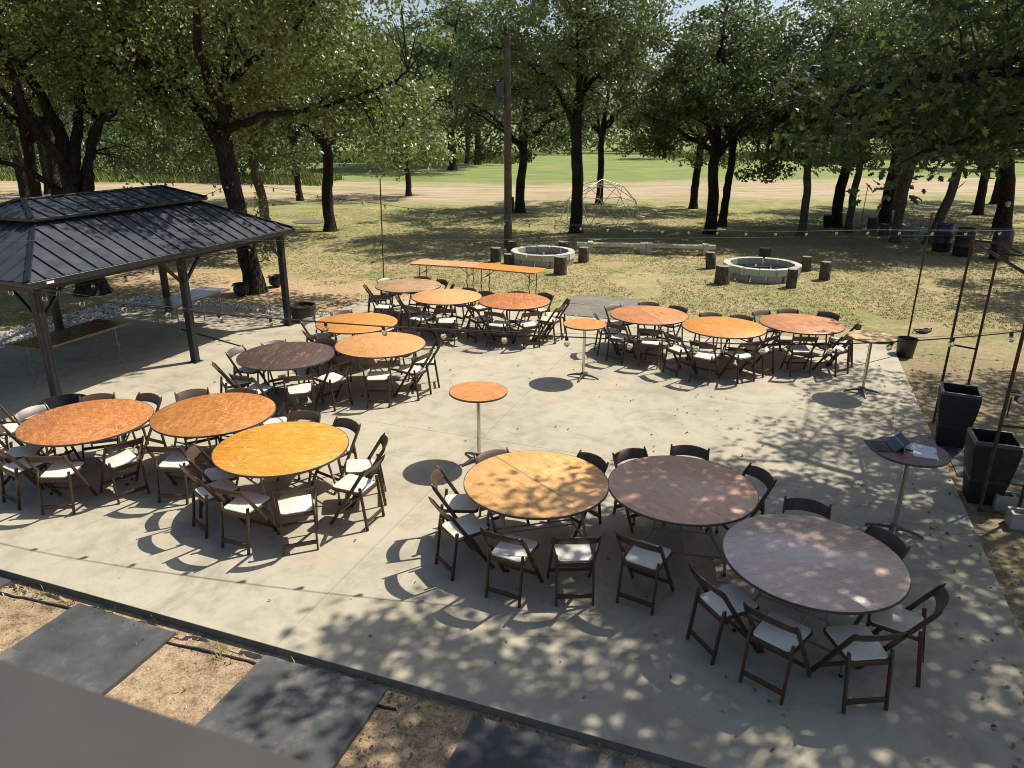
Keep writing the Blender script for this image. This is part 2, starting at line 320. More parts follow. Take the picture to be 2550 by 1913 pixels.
MAT = dict(
    concrete=m_concrete(), ground=m_ground(), resin=m_brownresin(), pad=m_pad(), roof=m_roof(), rubber=m_rubber(),
    glass=m_glass('bulb_glass'), rust=m_rust(), cutwood=m_cutwood(),
    dustymat=m_stonelike('dusty_rubber', (0.13, 0.125, 0.115), (0.30, 0.265, 0.21), 2.2, 0.3),
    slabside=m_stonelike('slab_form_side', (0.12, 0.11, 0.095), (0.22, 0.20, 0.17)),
    gazebo=m_plain('charcoal_painted_aluminium', (0.011, 0.013, 0.017), 0.4, 0, 0.2, 6),
    black=m_plain('black_plastic', (0.016, 0.016, 0.017), 0.4, 0, 0.25, 8),
    planter=m_plain('dark_brown_planter', (0.014, 0.012, 0.0115), 0.72, 0, 0.2, 5, 0.1),
    rimgrey=m_plain('planter_rim', (0.07, 0.073, 0.078), 0.38, 0, 0.2, 9),
    chrome=m_plain('brushed_steel', (0.55, 0.53, 0.49), 0.22, 1.0, 0.12, 30),
    castleg=m_plain('cast_leg_grey', (0.10, 0.105, 0.11), 0.35, 0.6, 0.2, 20),
    steel=m_plain('grey_painted_steel', (0.20, 0.205, 0.20), 0.42, 0.2, 0.2, 18),
    darksteel=m_plain('dark_steel_leg', (0.045, 0.042, 0.04), 0.5, 0.4, 0.2, 18),
    edge=m_plain('table_edge_band', (0.09, 0.08, 0.07), 0.45, 0.3, 0.25, 14),
    skirt=m_plain('plywood_skirt', (0.24, 0.14, 0.07), 0.6, 0, 0.3, 10),
    block=m_stonelike('concrete_block', (0.33, 0.325, 0.29), (0.45, 0.44, 0.39)),
    blockpale=m_stonelike('pale_concrete_block', (0.46, 0.45, 0.38), (0.58, 0.565, 0.48)),
    timber=m_plain('weathered_timber', (0.52, 0.46, 0.29), 0.8, 0, 0.35, 8, 0.3),
    polewood=m_plain('utility_pole_wood', (0.105, 0.082, 0.062), 0.9, 0, 0.4, 6, 0.6),
    bark=m_bark('oak_bark', (0.007, 0.006, 0.005), (0.052, 0.042, 0.034)),
    barkpale=m_bark('pale_oak_bark', (0.045, 0.036, 0.03), (0.19, 0.155, 0.125), 30),
    stumpbark=m_bark('log_bark', (0.04, 0.033, 0.027), (0.20, 0.17, 0.135), 30),
    deadtwig=m_plain('dead_twig', (0.24, 0.21, 0.185), 0.9, 0, 0.3, 10),
    leaf=m_leaf('oak_leaf', (0.024, 0.043, 0.015), (0.185, 0.245, 0.085), (0.36, 0.36, 0.12), 0.28, 0.36),
    leafb=m_leaf('oak_leaf_bright', (0.034, 0.056, 0.016), (0.245, 0.310, 0.095), (0.42, 0.42, 0.13), 0.32, 0.36, 0.1),
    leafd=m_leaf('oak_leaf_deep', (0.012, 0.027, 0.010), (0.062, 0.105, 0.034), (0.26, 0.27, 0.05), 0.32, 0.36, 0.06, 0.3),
    leaffar=m_leaf('far_foliage', (0.028, 0.050, 0.018), (0.095, 0.140, 0.048), (0.17, 0.2, 0.06), 0.22, 0.6),
    grass=m_island('grass_blades', [(0.34, 0.28, 0.14), (0.20, 0.21, 0.065), (0.40, 0.33, 0.17), (0.28, 0.26, 0.10), (0.46, 0.385, 0.22)], 0.7),
    tallgrass=m_island('meadow_blades', [(0.14, 0.20, 0.04), (0.24, 0.28, 0.08), (0.30, 0.29, 0.12)], 0.7),
    litter=m_island('dry_leaves', [(0.10, 0.066, 0.04), (0.24, 0.165, 0.095), (0.42, 0.32, 0.20), (0.16, 0.105, 0.068), (0.33, 0.235, 0.14), (0.50, 0.40, 0.27)], 0.8),
    gravel=m_island('limestone_gravel', [(0.30, 0.27, 0.23), (0.52, 0.49, 0.43), (0.66, 0.64, 0.58), (0.40, 0.37, 0.32)], 0.9),
    whitepipe=m_plain('galvanised_conduit', (0.52, 0.52, 0.51), 0.4, 0.35, 0.15, 10),
    cord=m_plain('black_cord', (0.012, 0.012, 0.012), 0.5, 0, 0.2, 20),
    wire=m_plain('steel_wire', (0.12, 0.12, 0.12), 0.75, 0.0, 0.15, 20),
    rail=m_plain('taupe_painted_rail', (0.052, 0.045, 0.042), 0.6, 0, 0.10, 4),
    paper=m_plain('paper', (0.78, 0.78, 0.79), 0.7, 0, 0.05, 20),
    tab=m_plain('orange_paper_tab', (0.70, 0.12, 0.06), 0.6, 0, 0.1, 20),
    screen=m_plain('glossy_black_screen', (0.006, 0.006, 0.007), 0.05, 0, 0.1, 5),
    kb=m_plain('slate_keyboard_cover', (0.055, 0.065, 0.08), 0.6, 0, 0.15, 40),
    key=m_plain('keyboard_key', (0.03, 0.035, 0.042), 0.5, 0, 0.15, 60),
    silver=m_plain('silver_case', (0.55, 0.56, 0.57), 0.3, 0.8, 0.1, 20),
    drum=m_plain('black_drum', (0.020, 0.017, 0.015), 0.45, 0, 0.3, 5),
    blueplastic=m_plain('blue_liner', (0.02, 0.05, 0.20), 0.4, 0, 0.2, 6),
    iron=m_plain('cast_iron', (0.022, 0.022, 0.022), 0.5, 0.3, 0.3, 20, 0.2),
    barrelwood=m_plain('barrel_stave', (0.055, 0.034, 0.022), 0.8, 0, 0.4, 9, 0.4),
    greybox=m_plain('grey_lamp_box', (0.07, 0.09, 0.115), 0.5, 0.2, 0.15, 6),
    fabric=m_plain('landscape_fabric', (0.018, 0.018, 0.018), 0.85, 0, 0.4, 20, 0.3),
    white=m_plain('white_plate', (0.75, 0.75, 0.73), 0.5, 0, 0.05, 10),
    lens=m_plain('pale_lens', (0.60, 0.62, 0.60), 0.2, 0, 0.1, 10),
)

# ------------------------------------------------------------------ mesh helpers
def mesh_np(name, V, F, mat, smooth=False):
    """V (n,3); F (m,k) one face size"""
    V = np.asarray(V, np.float32); F = np.asarray(F, np.int32)
    me = bpy.data.meshes.new(name)
    k = F.shape[1]
    me.vertices.add(len(V)); me.vertices.foreach_set('co', V.ravel())
    me.loops.add(F.size); me.loops.foreach_set('vertex_index', F.ravel())
    me.polygons.add(len(F)); me.polygons.foreach_set('loop_start', np.arange(0, F.size, k, dtype=np.int32))
    me.polygons.foreach_set('use_smooth', np.full(len(F), smooth))
    me.update(calc_edges=True)
    me.materials.append(mat if not isinstance(mat, str) else MAT[mat])
    return me

class MB:
    def __init__(s): s.v = []; s.f = []
    def add(s, V, F):
        o = len(s.v); s.v += [tuple(map(float, p)) for p in V]; s.f += [tuple(i+o for i in f) for f in F]; return s
    def box(s, c, d, rz=0.0):
        hx, hy, hz = d[0]/2, d[1]/2, d[2]/2; ca, sa = math.cos(rz), math.sin(rz)
        V = []
        for z in (-hz, hz):
            for x, y in ((-hx, -hy), (hx, -hy), (hx, hy), (-hx, hy)):
                V.append((c[0]+x*ca-y*sa, c[1]+x*sa+y*ca, c[2]+z))
        return s.add(V, [(3, 2, 1, 0), (4, 5, 6, 7), (0, 1, 5, 4), (1, 2, 6, 5), (2, 3, 7, 6), (3, 0, 4, 7)])
    def bar(s, a, b, w, d, side=(1, 0, 0)):
        a = Vector(a); b = Vector(b); t = (b-a).normalized(); sx = Vector(side); sx = (sx - t*sx.dot(t)).normalized(); sy = t.cross(sx)
        V = []
        for p in (a, b):
            for x, y in ((-1, -1), (1, -1), (1, 1), (-1, 1)): V.append(p + sx*(x*w/2) + sy*(y*d/2))
        return s.add(V, [(3, 2, 1, 0), (4, 5, 6, 7), (0, 1, 5, 4), (1, 2, 6, 5), (2, 3, 7, 6), (3, 0, 4, 7)])
    def tube(s, path, r, n=8, cap=True):
        P = [Vector(p) for p in path]; rr = r if isinstance(r, (list, tuple)) else [r]*len(P)
        V = []; F = []
        ref = Vector((0, 0, 1)); t0 = (P[1]-P[0]).normalized()
        if abs(t0.z) > 0.9: ref = Vector((1, 0, 0))
        sx = (ref - t0*ref.dot(t0)).normalized()
        for i, p in enumerate(P):
            t = (P[min(i+1, len(P)-1)] - P[max(i-1, 0)]).normalized()
            sx = (sx - t*sx.dot(t)).normalized(); sy = t.cross(sx)
            for k in range(n):
                a = 2*PI*k/n; V.append(p + sx*(math.cos(a)*rr[i]) + sy*(math.sin(a)*rr[i]))
        for i in range(len(P)-1):
            for k in range(n):
                k2 = (k+1) % n; F.append((i*n+k, i*n+k2, (i+1)*n+k2, (i+1)*n+k))
        if cap:
            F.append(tuple(range(n-1, -1, -1))); F.append(tuple(range((len(P)-1)*n, len(P)*n)))
        return s.add(V, F)
    def lathe(s, prof, n=24, c=(0, 0, 0), close=False):
        V = []; F = []
        for r, z in prof:
            for k in range(n):
                a = 2*PI*k/n; V.append((c[0]+r*math.cos(a), c[1]+r*math.sin(a), c[2]+z))
        for i in range(len(prof)-1):
            for k in range(n):
                k2 = (k+1) % n; F.append((i*n+k, i*n+k2, (i+1)*n+k2, (i+1)*n+k))
        if prof[0][0] > 1e-4: F.append(tuple(range(n-1, -1, -1)))
        if prof[-1][0] > 1e-4: F.append(tuple(range((len(prof)-1)*n, len(prof)*n)))
        return s.add(V, F)
    def prism(s, poly, z0, z1):
        n = len(poly)
        V = [(x, y, z0) for x, y in poly] + [(x, y, z1) for x, y in poly]
        F = [tuple(range(n-1, -1, -1)), tuple(range(n, 2*n))] + [(i, (i+1) % n, n+(i+1) % n, n+i) for i in range(n)]
        return s.add(V, F)
    def mesh(s, name, mat, smooth=None, bevel=0.0, seg=2):
        me = bpy.data.meshes.new(name); me.from_pydata(s.v, [], s.f)
        if bevel:
            bm = bmesh.new(); bm.from_mesh(me)
            ed = [e for e in bm.edges if len(e.link_faces) == 2 and e.calc_face_angle(0) > R(35)]
            bmesh.ops.bevel(bm, geom=ed, offset=bevel, segments=seg, affect='EDGES', profile=0.5, clamp_overlap=True)
            bm.to_mesh(me); bm.free()
        me.materials.append(MAT[mat] if isinstance(mat, str) else mat)
        if smooth is not None:
            me.shade_smooth(); me.set_sharp_from_angle(angle=R(smooth))
        me.update()
        return me

def ob(name, me, parent=None, loc=(0, 0, 0), rot=(0, 0, 0), scale=(1, 1, 1)):
    o = bpy.data.objects.new(name, me); COL.objects.link(o)
    o.location = loc; o.rotation_euler = rot; o.scale = scale
    if parent: o.parent = parent
    return o
def tag(o, label=None, cat=None, group=None, kind=None):
    if label: o['label'] = label
    if cat: o['category'] = cat
    if group: o['group'] = group
    if kind: o['kind'] = kind
    return o
def thing(name, label, cat, loc=(0, 0, 0), rz=0.0, group=None):
    o = bpy.data.objects.new(name, None); COL.objects.link(o); o.location = loc; o.rotation_euler = (0, 0, rz); o.empty_display_size = 0.2
    return tag(o, label, cat, group)

rng0 = np.random.default_rng(7)
def vnoise(x, y, s, seed=0):
    """cheap value noise 0..1"""
    x = np.asarray(x)/s + 57.3*seed; y = np.asarray(y)/s - 31.7*seed
    xi = np.floor(x); yi = np.floor(y); fx = x-xi; fy = y-yi
    h = lambda a, b: (np.sin(a*127.1+b*311.7+seed*74.7)*43758.5453) % 1.0
    fx = fx*fx*(3-2*fx); fy = fy*fy*(3-2*fy)
    return (h(xi, yi)*(1-fx)+h(xi+1, yi)*fx)*(1-fy) + (h(xi, yi+1)*(1-fx)+h(xi+1, yi+1)*fx)*fy

# ------------------------------------------------------------------ ground
def gheight(x, y):
    u = x*CU - y*SU; v = x*SU + y*CU
    z = np.full_like(x, GZ)
    near = np.clip((4.6 - v)/0.8, 0, 1)
    z = z - 0.045*near
    out = np.clip(np.maximum(np.maximum(v-16.6, 4.0-v), np.maximum(u-2.7, -15.0-u))/2.0, 0, 1)
    z = z + out*0.03*(vnoise(x, y, 1.7, 3)-0.5) + np.clip((v-28)/30, 0, 1)*0.25*(vnoise(x, y, 14, 5)-0.5)
    return z
def build_ground():
    def axis(parts):
        a = []
        for lo, hi, st in parts: a += list(np.arange(lo, hi, st))
        return np.array(sorted(set(np.round(a, 3))))
    xs = axis([(-1800, -200, 200), (-200, -40, 8), (-40, -12, 1.0), (-12, 14, 0.25), (14, 45, 1.0), (45, 205, 8), (220, 1900, 200)])
    ys = axis([(-600, -20, 100), (-20, 0, 2.5), (0, 30, 0.25), (30, 60, 1.0), (60, 200, 5), (200, 3000, 250)])
    X, Y = np.meshgrid(xs, ys); Z = gheight(X, Y)
    nx, ny = len(xs), len(ys)
    V = np.stack([X.ravel(), Y.ravel(), Z.ravel()], 1)
    i = (np.arange(ny-1)[:, None]*nx + np.arange(nx-1)[None, :]).ravel()
    F = np.stack([i, i+1, i+1+nx, i+nx], 1)
    tag(ob('ground', mesh_np('ground', V, F, 'ground', True)), 'dry lawn, bare soil, dirt track and green field', None, None, 'structure')
build_ground()

# concrete patio in panels with open saw-cut joints
slab = thing('patio_slab', 'large pale concrete patio with saw cut joints under the tables', None)
slab['kind'] = 'structure'
def panel(u0, u1, v0, v1):
    g = 0.0015
    P = [xy(u0+g, v0+g), xy(u1-g, v0+g), xy(u1-g, v1-g), xy(u0+g, v1-g)]
    mb = MB().prism(P, -0.16, 0.0)
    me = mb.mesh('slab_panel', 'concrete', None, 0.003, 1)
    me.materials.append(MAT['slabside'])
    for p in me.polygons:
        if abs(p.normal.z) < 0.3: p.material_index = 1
    ob('slab_panel', me, slab)
for a, b in ((-9.85, -3.7), (-3.7, 2.46)):
    for c, d in ((4.2, 8.95), (8.95, 13.7), (13.7, 16.3)): panel(a, b, c, d)
panel(-14.4, -9.85, 7.0, 10.5); panel(-14.4, -9.85, 10.5, 14.0)

# rubber mats
def rubber_mat(u, v, label, w=1.2, d=1.83, z=-0.083, rot=0.0, mat='rubber'):
    x, y = xy(u, v)
    m = MB(); nx, ny = 10, 14
    rg = random.Random(int(u*100+v*10))
    top = []; 
    V = []; F = []
    for j in range(ny+1):
        for i in range(nx+1):
            px, py = -w/2+w*i/nx, -d/2+d*j/ny
            if i in (0, nx): px += rg.uniform(-.006, .006)
            if j in (0, ny): py += rg.uniform(-.006, .006)
            V.append((px, py, 0.018+0.006*math.sin(px*4+u)*math.sin(py*3+v)))
    n0 = len(V); V += [(p[0], p[1], -0.03) for p in V]
    k = nx+1
    for j in range(ny):
        for i in range(nx):
            a = j*k+i; F.append((a, a+1, a+1+k, a+k))
    ring = [i for i in range(k)] + [j*k+nx for j in range(1, ny+1)] + [ny*k+i for i in range(nx-1, -1, -1)] + [j*k for j in range(ny-1, 0, -1)]
    for a, b in zip(ring, ring[1:]+ring[:1]): F.append((b, a, a+n0, b+n0))
    m.add(V, F)
    o = ob('rubber_mat', m.mesh('rubber_mat', mat, 30), None, (x, y, z), (0, 0, UVA+rot))
    return tag(o, label, 'mat', 'black rubber mats laid as stepping pads')
ML = 'black rubber stepping mat on bare soil along the near patio edge'
rubber_mat(-7.45, 3.25, 'black rubber mat on bare soil, farthest along from the shaded mat', rot=0.01)
rubber_mat(-5.32, 3.20, 'dusty grey-black rubber mat on bare soil, its upper corner sun bleached', rot=-0.012)
rubber_mat(-3.16, 3.24, 'black rubber mat with faint tyre marks on bare soil beside the patio edge', rot=0.012)
rubber_mat(-1.2, 3.22, 'black rubber mat in full tree shade on bare soil by the patio edge', rot=0.0)
rubber_mat(0.95, 3.2, 'black rubber mat at the shaded end of the row beside the patio', rot=0.01)
rubber_mat(-4.08, 17.15, 'worn grey rubber mat touching the lawn edge of the patio', 1.75, 1.15, GZ-0.004, mat='dustymat')
rubber_mat(-4.1, 18.31, 'dusty rubber mat out on the lawn beyond the patio mat', 1.75, 1.10, GZ-0.004, mat='dustymat')
rubber_mat(3.25, 10.75, 'shaded rubber mat between the two tall planters', 1.35, 1.22, GZ-0.004)

# ------------------------------------------------------------------ scattered stuff
def island_bits(name, label, pts, size, mat, shape='flake', seed=1, kind='stuff', cat=None):
    rg = np.random.default_rng(seed); n = len(pts); pts = np.asarray(pts)
    if shape == 'flake':
        a = rg.uniform(0, 2*PI, n); nrm = rg.normal(0, 0.35, (n, 3)); nrm[:, 2] = 1; nrm /= np.linalg.norm(nrm, axis=1)[:, None]
        t = np.stack([np.cos(a), np.sin(a), np.zeros(n)], 1); t -= nrm*(t*nrm).sum(1)[:, None]; t /= np.linalg.norm(t, axis=1)[:, None]
        b = np.cross(nrm, t); s = size*rg.uniform(0.5, 1.4, n)[:, None]; w = rg.uniform(0.3, 0.65, n)[:, None]; cu = rg.uniform(-0.1, 0.4, n)[:, None]
        V = np.stack([pts-t*s*.5, pts+b*s*w*.5+nrm*s*cu, pts+t*s*.5, pts-b*s*w*.5+nrm*s*cu], 1).reshape(-1, 3)
        i = np.arange(n)[:, None]*4
        F = np.concatenate([i+np.array([0, 2, 1]), i+np.array([0, 3, 2])], 0)
        V[:, 2] += size*0.15
    elif shape == 'rock':
        base = np.array([(1, 0, 0), (0, 1, 0), (-1, 0, 0), (0, -1, 0), (0, 0, .8), (0, 0, -.8)], float)
        base = np.concatenate([base[:4]*1.0, base[4:]], 0)
        s = size*rg.uniform(0.5, 1.3, (n, 1, 1)); J = rg.uniform(0.65, 1.25, (n, 6, 3)); a = rg.uniform(0, 2*PI, n)
        B = base[None]*J*s; ca, sa = np.cos(a)[:, None], np.sin(a)[:, None]
        x = B[..., 0]*ca-B[..., 1]*sa; y = B[..., 0]*sa+B[..., 1]*ca
        tl = rg.normal(0, .4, (n, 1)); z = B[..., 2]+x*tl
        V = (np.stack([x, y, z], -1)+pts[:, None, :]).reshape(-1, 3)
        f = np.array([(0, 1, 4), (1, 2, 4), (2, 3, 4), (3, 0, 4), (1, 0, 5), (2, 1, 5), (3, 2, 5), (0, 3, 5)])
        F = (np.arange(n)[:, None, None]*6+f[None]).reshape(-1, 3)
    elif shape == 'tuft':
        nb = 5
        P = np.repeat(pts, nb, 0); m = len(P); P = P + np.concatenate([rg.normal(0, .022, (m, 2)), np.zeros((m, 1))], 1)
        a = rg.uniform(0, 2*PI, m); h = size*rg.uniform(0.4, 1.5, m); lean = rg.uniform(0.1, 1.3, m)*h
        w = 0.005+0.006*rg.uniform(0, 1, m)
        if np.ndim(size): w = w*2.5
        d = np.stack([np.cos(a), np.sin(a)], 1); pd = np.stack([-d[:, 1], d[:, 0]], 1)
        A = P.copy(); A[:, :2] -= pd*w[:, None]; B = P.copy(); B[:, :2] += pd*w[:, None]
        T = P.copy(); T[:, :2] += d*lean[:, None]; T[:, 2] += h
        A[:, 2] -= .01; B[:, 2] -= .01
        V = np.stack([A, B, T], 1).reshape(-1, 3); F = np.arange(3*m).reshape(-1, 3)
    o = ob(name, mesh_np(name, V, F, mat)); tag(o, label, cat, None, kind)
    return o
def in_view(x, y, pad=1.5):
    dep = y*0.9418+4.29*0.336
    return (dep > 1.0) & (np.abs(x) < dep*0.705+pad)
def off_slab(x, y, pad=0.03):
    u, v = uv(x, y)
    main = (u > -9.85-pad) & (u < 2.46+pad) & (v > 4.2-pad) & (v < 16.3+pad)
    gp = (u > -14.4-pad) & (u < -9.8) & (v > 7.0-pad) & (v < 14.0+pad)
    mats = (u > -5.0) & (u < -3.2) & (v > 16.2) & (v < 18.85)
    return ~(main | gp | mats)
def lawn_points(n, seed, y0, y1, power=1.0):
    rg = np.random.default_rng(seed)
    y = y0+(y1-y0)*rg.uniform(0, 1, n)**power; x = rg.uniform(-1, 1, n)*(y*0.70+4)
    k = in_view(x, y) & off_slab(x, y, 0.06)
    x, y = x[k], y[k]
    u, v = uv(x, y)
    k = ~((v < 4.9)) & ~((u < -14.2) & (u > -15.5) & (v < 14.8)) & ~((np.hypot(x-1.0, y-24.2) < 1.15) | (np.hypot(x-7.55, y-22.05) < 1.25))
    soil = vnoise(x, y, 2.2, 11)*0.6+vnoise(x, y, 0.7, 12)*0.4
    k &= (soil > 0.33) & ~((u > 2.4) & (u < 9) & (v < 19) & (soil < 0.66)) & ~((u < -4) & (v < 18.5) & (soil < .6))
    x, y = x[k], y[k]
    return np.stack([x, y, gheight(x, y)], 1)
island_bits('grass', 'short patchy dry and green lawn grass', lawn_points(110000, 21, 13, 40, 1.4), 0.03, 'grass', 'tuft', 22)
rg = np.random.default_rng(5)
def strip(n, u0, u1, v0, v1, seed, z=None):
    r = np.random.default_rng(seed); u = r.uniform(u0, u1, n); v = r.uniform(v0, v1, n)
    x, y = u*CU+v*SU, -u*SU+v*CU
    return np.stack([x, y, gheight(x, y) if z is None else np.full(n, z)], 1)
lit = np.concatenate([strip(5200, -8, 3.2, 1.2, 4.18, 31), strip(3800, 2.5, 7.5, 4.5, 16, 32), strip(1500, -13, -3, 16.4, 20, 33), strip(600, -8, 2.6, 4.05, 4.19, 37)])
crumbs = np.concatenate([strip(13000, -8, 3.2, 1.2, 4.18, 131), strip(6000, 2.5, 7.5, 4.5, 16, 132)])
ck = vnoise(crumbs[:, 0], crumbs[:, 1], 0.45, 17)*.6+vnoise(crumbs[:, 0], crumbs[:, 1], .13, 18)*.4 > .46
island_bits('bark_crumbs', 'crumbled leaf and bark bits drifted over the soil', crumbs[ck], 0.017, 'litter', 'flake', 134)
lk = vnoise(lit[:, 0], lit[:, 1], 0.6, 19) > .42
lit = lit[lk]
island_bits('leaf_litter', 'dry brown leaf litter on the bare soil round the patio', lit, 0.034, 'litter', 'flake', 34)
island_bits('fallen_leaves', 'scattered fallen oak leaves lying on the concrete', np.concatenate([strip(150, -9, 2.4, 4.4, 16, 35, 0.002), strip(130, -2, 2.4, 4.3, 12, 36, 0.002), strip(90, 1.9, 2.44, 4.4, 14, 39, 0.002)]), 0.05, 'litter', 'flake', 36)
lawnlit = lawn_points(14000, 41, 14, 34, 1.2)
island_bits('lawn_leaf_litter', 'dry leaves scattered through the lawn', lawnlit[:9000], 0.045, 'litter', 'flake', 42)
gp = np.concatenate([strip(3600, -15.7, -14.42, 6.5, 14.6, 51), strip(1500, -15.0, -10.0, 14.03, 14.6, 52), strip(1500, -13.5, -9.9, 5.4, 6.95, 53), strip(120, -10, -3.5, 16.33, 16.55, 57)])
gp[:, 2] += rg.uniform(0, 0.03, len(gp))
island_bits('gravel', 'pale limestone gravel border beside the gazebo slab', gp, 0.042, 'gravel', 'rock', 54)
island_bits('pebbles', 'small pale pebbles on the bare soil', np.concatenate([strip(260, -8, 3, 1.2, 4.15, 55), strip(90, 2.6, 6, 5, 15, 56)]), 0.016, 'gravel', 'rock', 58)
wt = np.concatenate([strip(70, -8, 2.4, 4.0, 4.18, 61), strip(120, -8, 2.4, 1.2, 4.1, 62), strip(70, 2.5, 3.2, 5, 15, 63)])
island_bits('weeds', 'sparse green weeds along the patio edge', wt, 0.05, 'tallgrass', 'tuft', 64)

# torn landscape fabric and drip hose along the near edge
def ribbon(name, label, cat, pts, r, mat):
    return tag(ob(name, MB().tube(pts, r, 7).mesh(name, mat, 60)), label, cat)
rg1 = random.Random(3)
pts = []
for i in range(60):
    u = -8.6 + i*0.105; v = 4.02 + 0.03*math.sin(i*0.31) + rg1.uniform(-.008, .008); pts.append((*xy(u, v), -0.088+rg1.uniform(-.004, .006)))
ribbon('drip_hose', 'black drip hose lying on soil along the near patio edge', 'hose', pts, 0.013, 'fabric')
V = []; F = []
for i in range(70):
    u = -8.6 + i*0.085; w = 0.03+0.05*abs(math.sin(i*.37))+rg1.uniform(0, .03)
    for k, t in enumerate((0.0, 0.5, 1.0)):
        V.append((*xy(u, 4.17-w*t), -0.092+0.018*math.sin(i*.9+k*2)*(0.5 if k != 1 else 1.4)))
for i in range(69):
    for k in range(2):
        a = i*3+k; F.append((a, a+1, a+4, a+3))
tag(ob('landscape_fabric', MB().add(V, F).mesh('landscape_fabric', 'fabric', 50)), 'torn black landscape fabric strip tucked against the patio edge', 'fabric')
V = []; F = []

# ------------------------------------------------------------------ trees
OAK = [(-.5, 0), (-.30, .10), (-.24, .24), (-.10, .13), (.02, .36), (.14, .17), (.27, .27), (.36, .12), (.5, 0)]
def leaf_arrays(C, size, rg, upb=0.5, lobed=False):
    n = len(C)
    nr = rg.normal(0, 1, (n, 3)); nr[:, 2] = np.abs(nr[:, 2])*0.6+upb; nr /= np.linalg.norm(nr, axis=1)[:, None]
    t = rg.normal(0, 1, (n, 3)); t[:, 2] -= 0.35; t -= nr*(t*nr).sum(1)[:, None]; t /= np.linalg.norm(t, axis=1)[:, None]
    b = np.cross(nr, t); L = (size*rg.uniform(0.7, 1.3, n))[:, None]
    fold = rg.uniform(-0.05, 0.22, n)[:, None]
    if not lobed:
        W = 0.58
        V = np.stack([C-t*L*.5, C+b*L*W*.5+nr*L*fold+t*L*.08, C+t*L*.5, C-b*L*W*.5+nr*L*fold+t*L*.08], 1).reshape(-1, 3)
        i = np.arange(n)[:, None]*4
        return V, np.concatenate([i+np.array([0, 2, 1]), i+np.array([0, 3, 2])], 0)
    out = OAK + [(a, -c) for a, c in OAK[-2:0:-1]]
    m = len(out)
    P = [C[:, None, :]+nr[:, None, :]*0]
    for a, c in out:
        droop = -0.12*(a+.5)**2
        P.append((C+t*L*a+b*L*c*0.85+nr*L*(fold*abs(c)*1.6+droop))[:, None, :])
    V = np.concatenate(P, 1).reshape(-1, 3)
    f = np.array([(0, 1+(k+1) % m, 1+k) for k in range(m)])
    F = (np.arange(n)[:, None, None]*(m+1)+f[None]).reshape(-1, 3)
    return V, F
def smooth_path(P, rr, sub=4, wig=0.0, rg=None):
    P = np.asarray(P, float); n = len(P); out = []; ro = []
    for i in range(n-1):
        p0 = P[max(i-1, 0)]; p1 = P[i]; p2 = P[i+1]; p3 = P[min(i+2, n-1)]
        for k in range(sub):
            t = k/sub
            q = 0.5*((2*p1)+(-p0+p2)*t+(2*p0-5*p1+4*p2-p3)*t*t+(-p0+3*p1-3*p2+p3)*t**3)
            out.append(q); ro.append(rr[i]*(1-t)+rr[i+1]*t)
    out.append(P[-1]); ro.append(rr[-1])
    out = np.array(out)
    if wig and rg is not None:
        w = rg.normal(0, wig, out.shape); w[0] = 0; out = out+w
    return out, ro
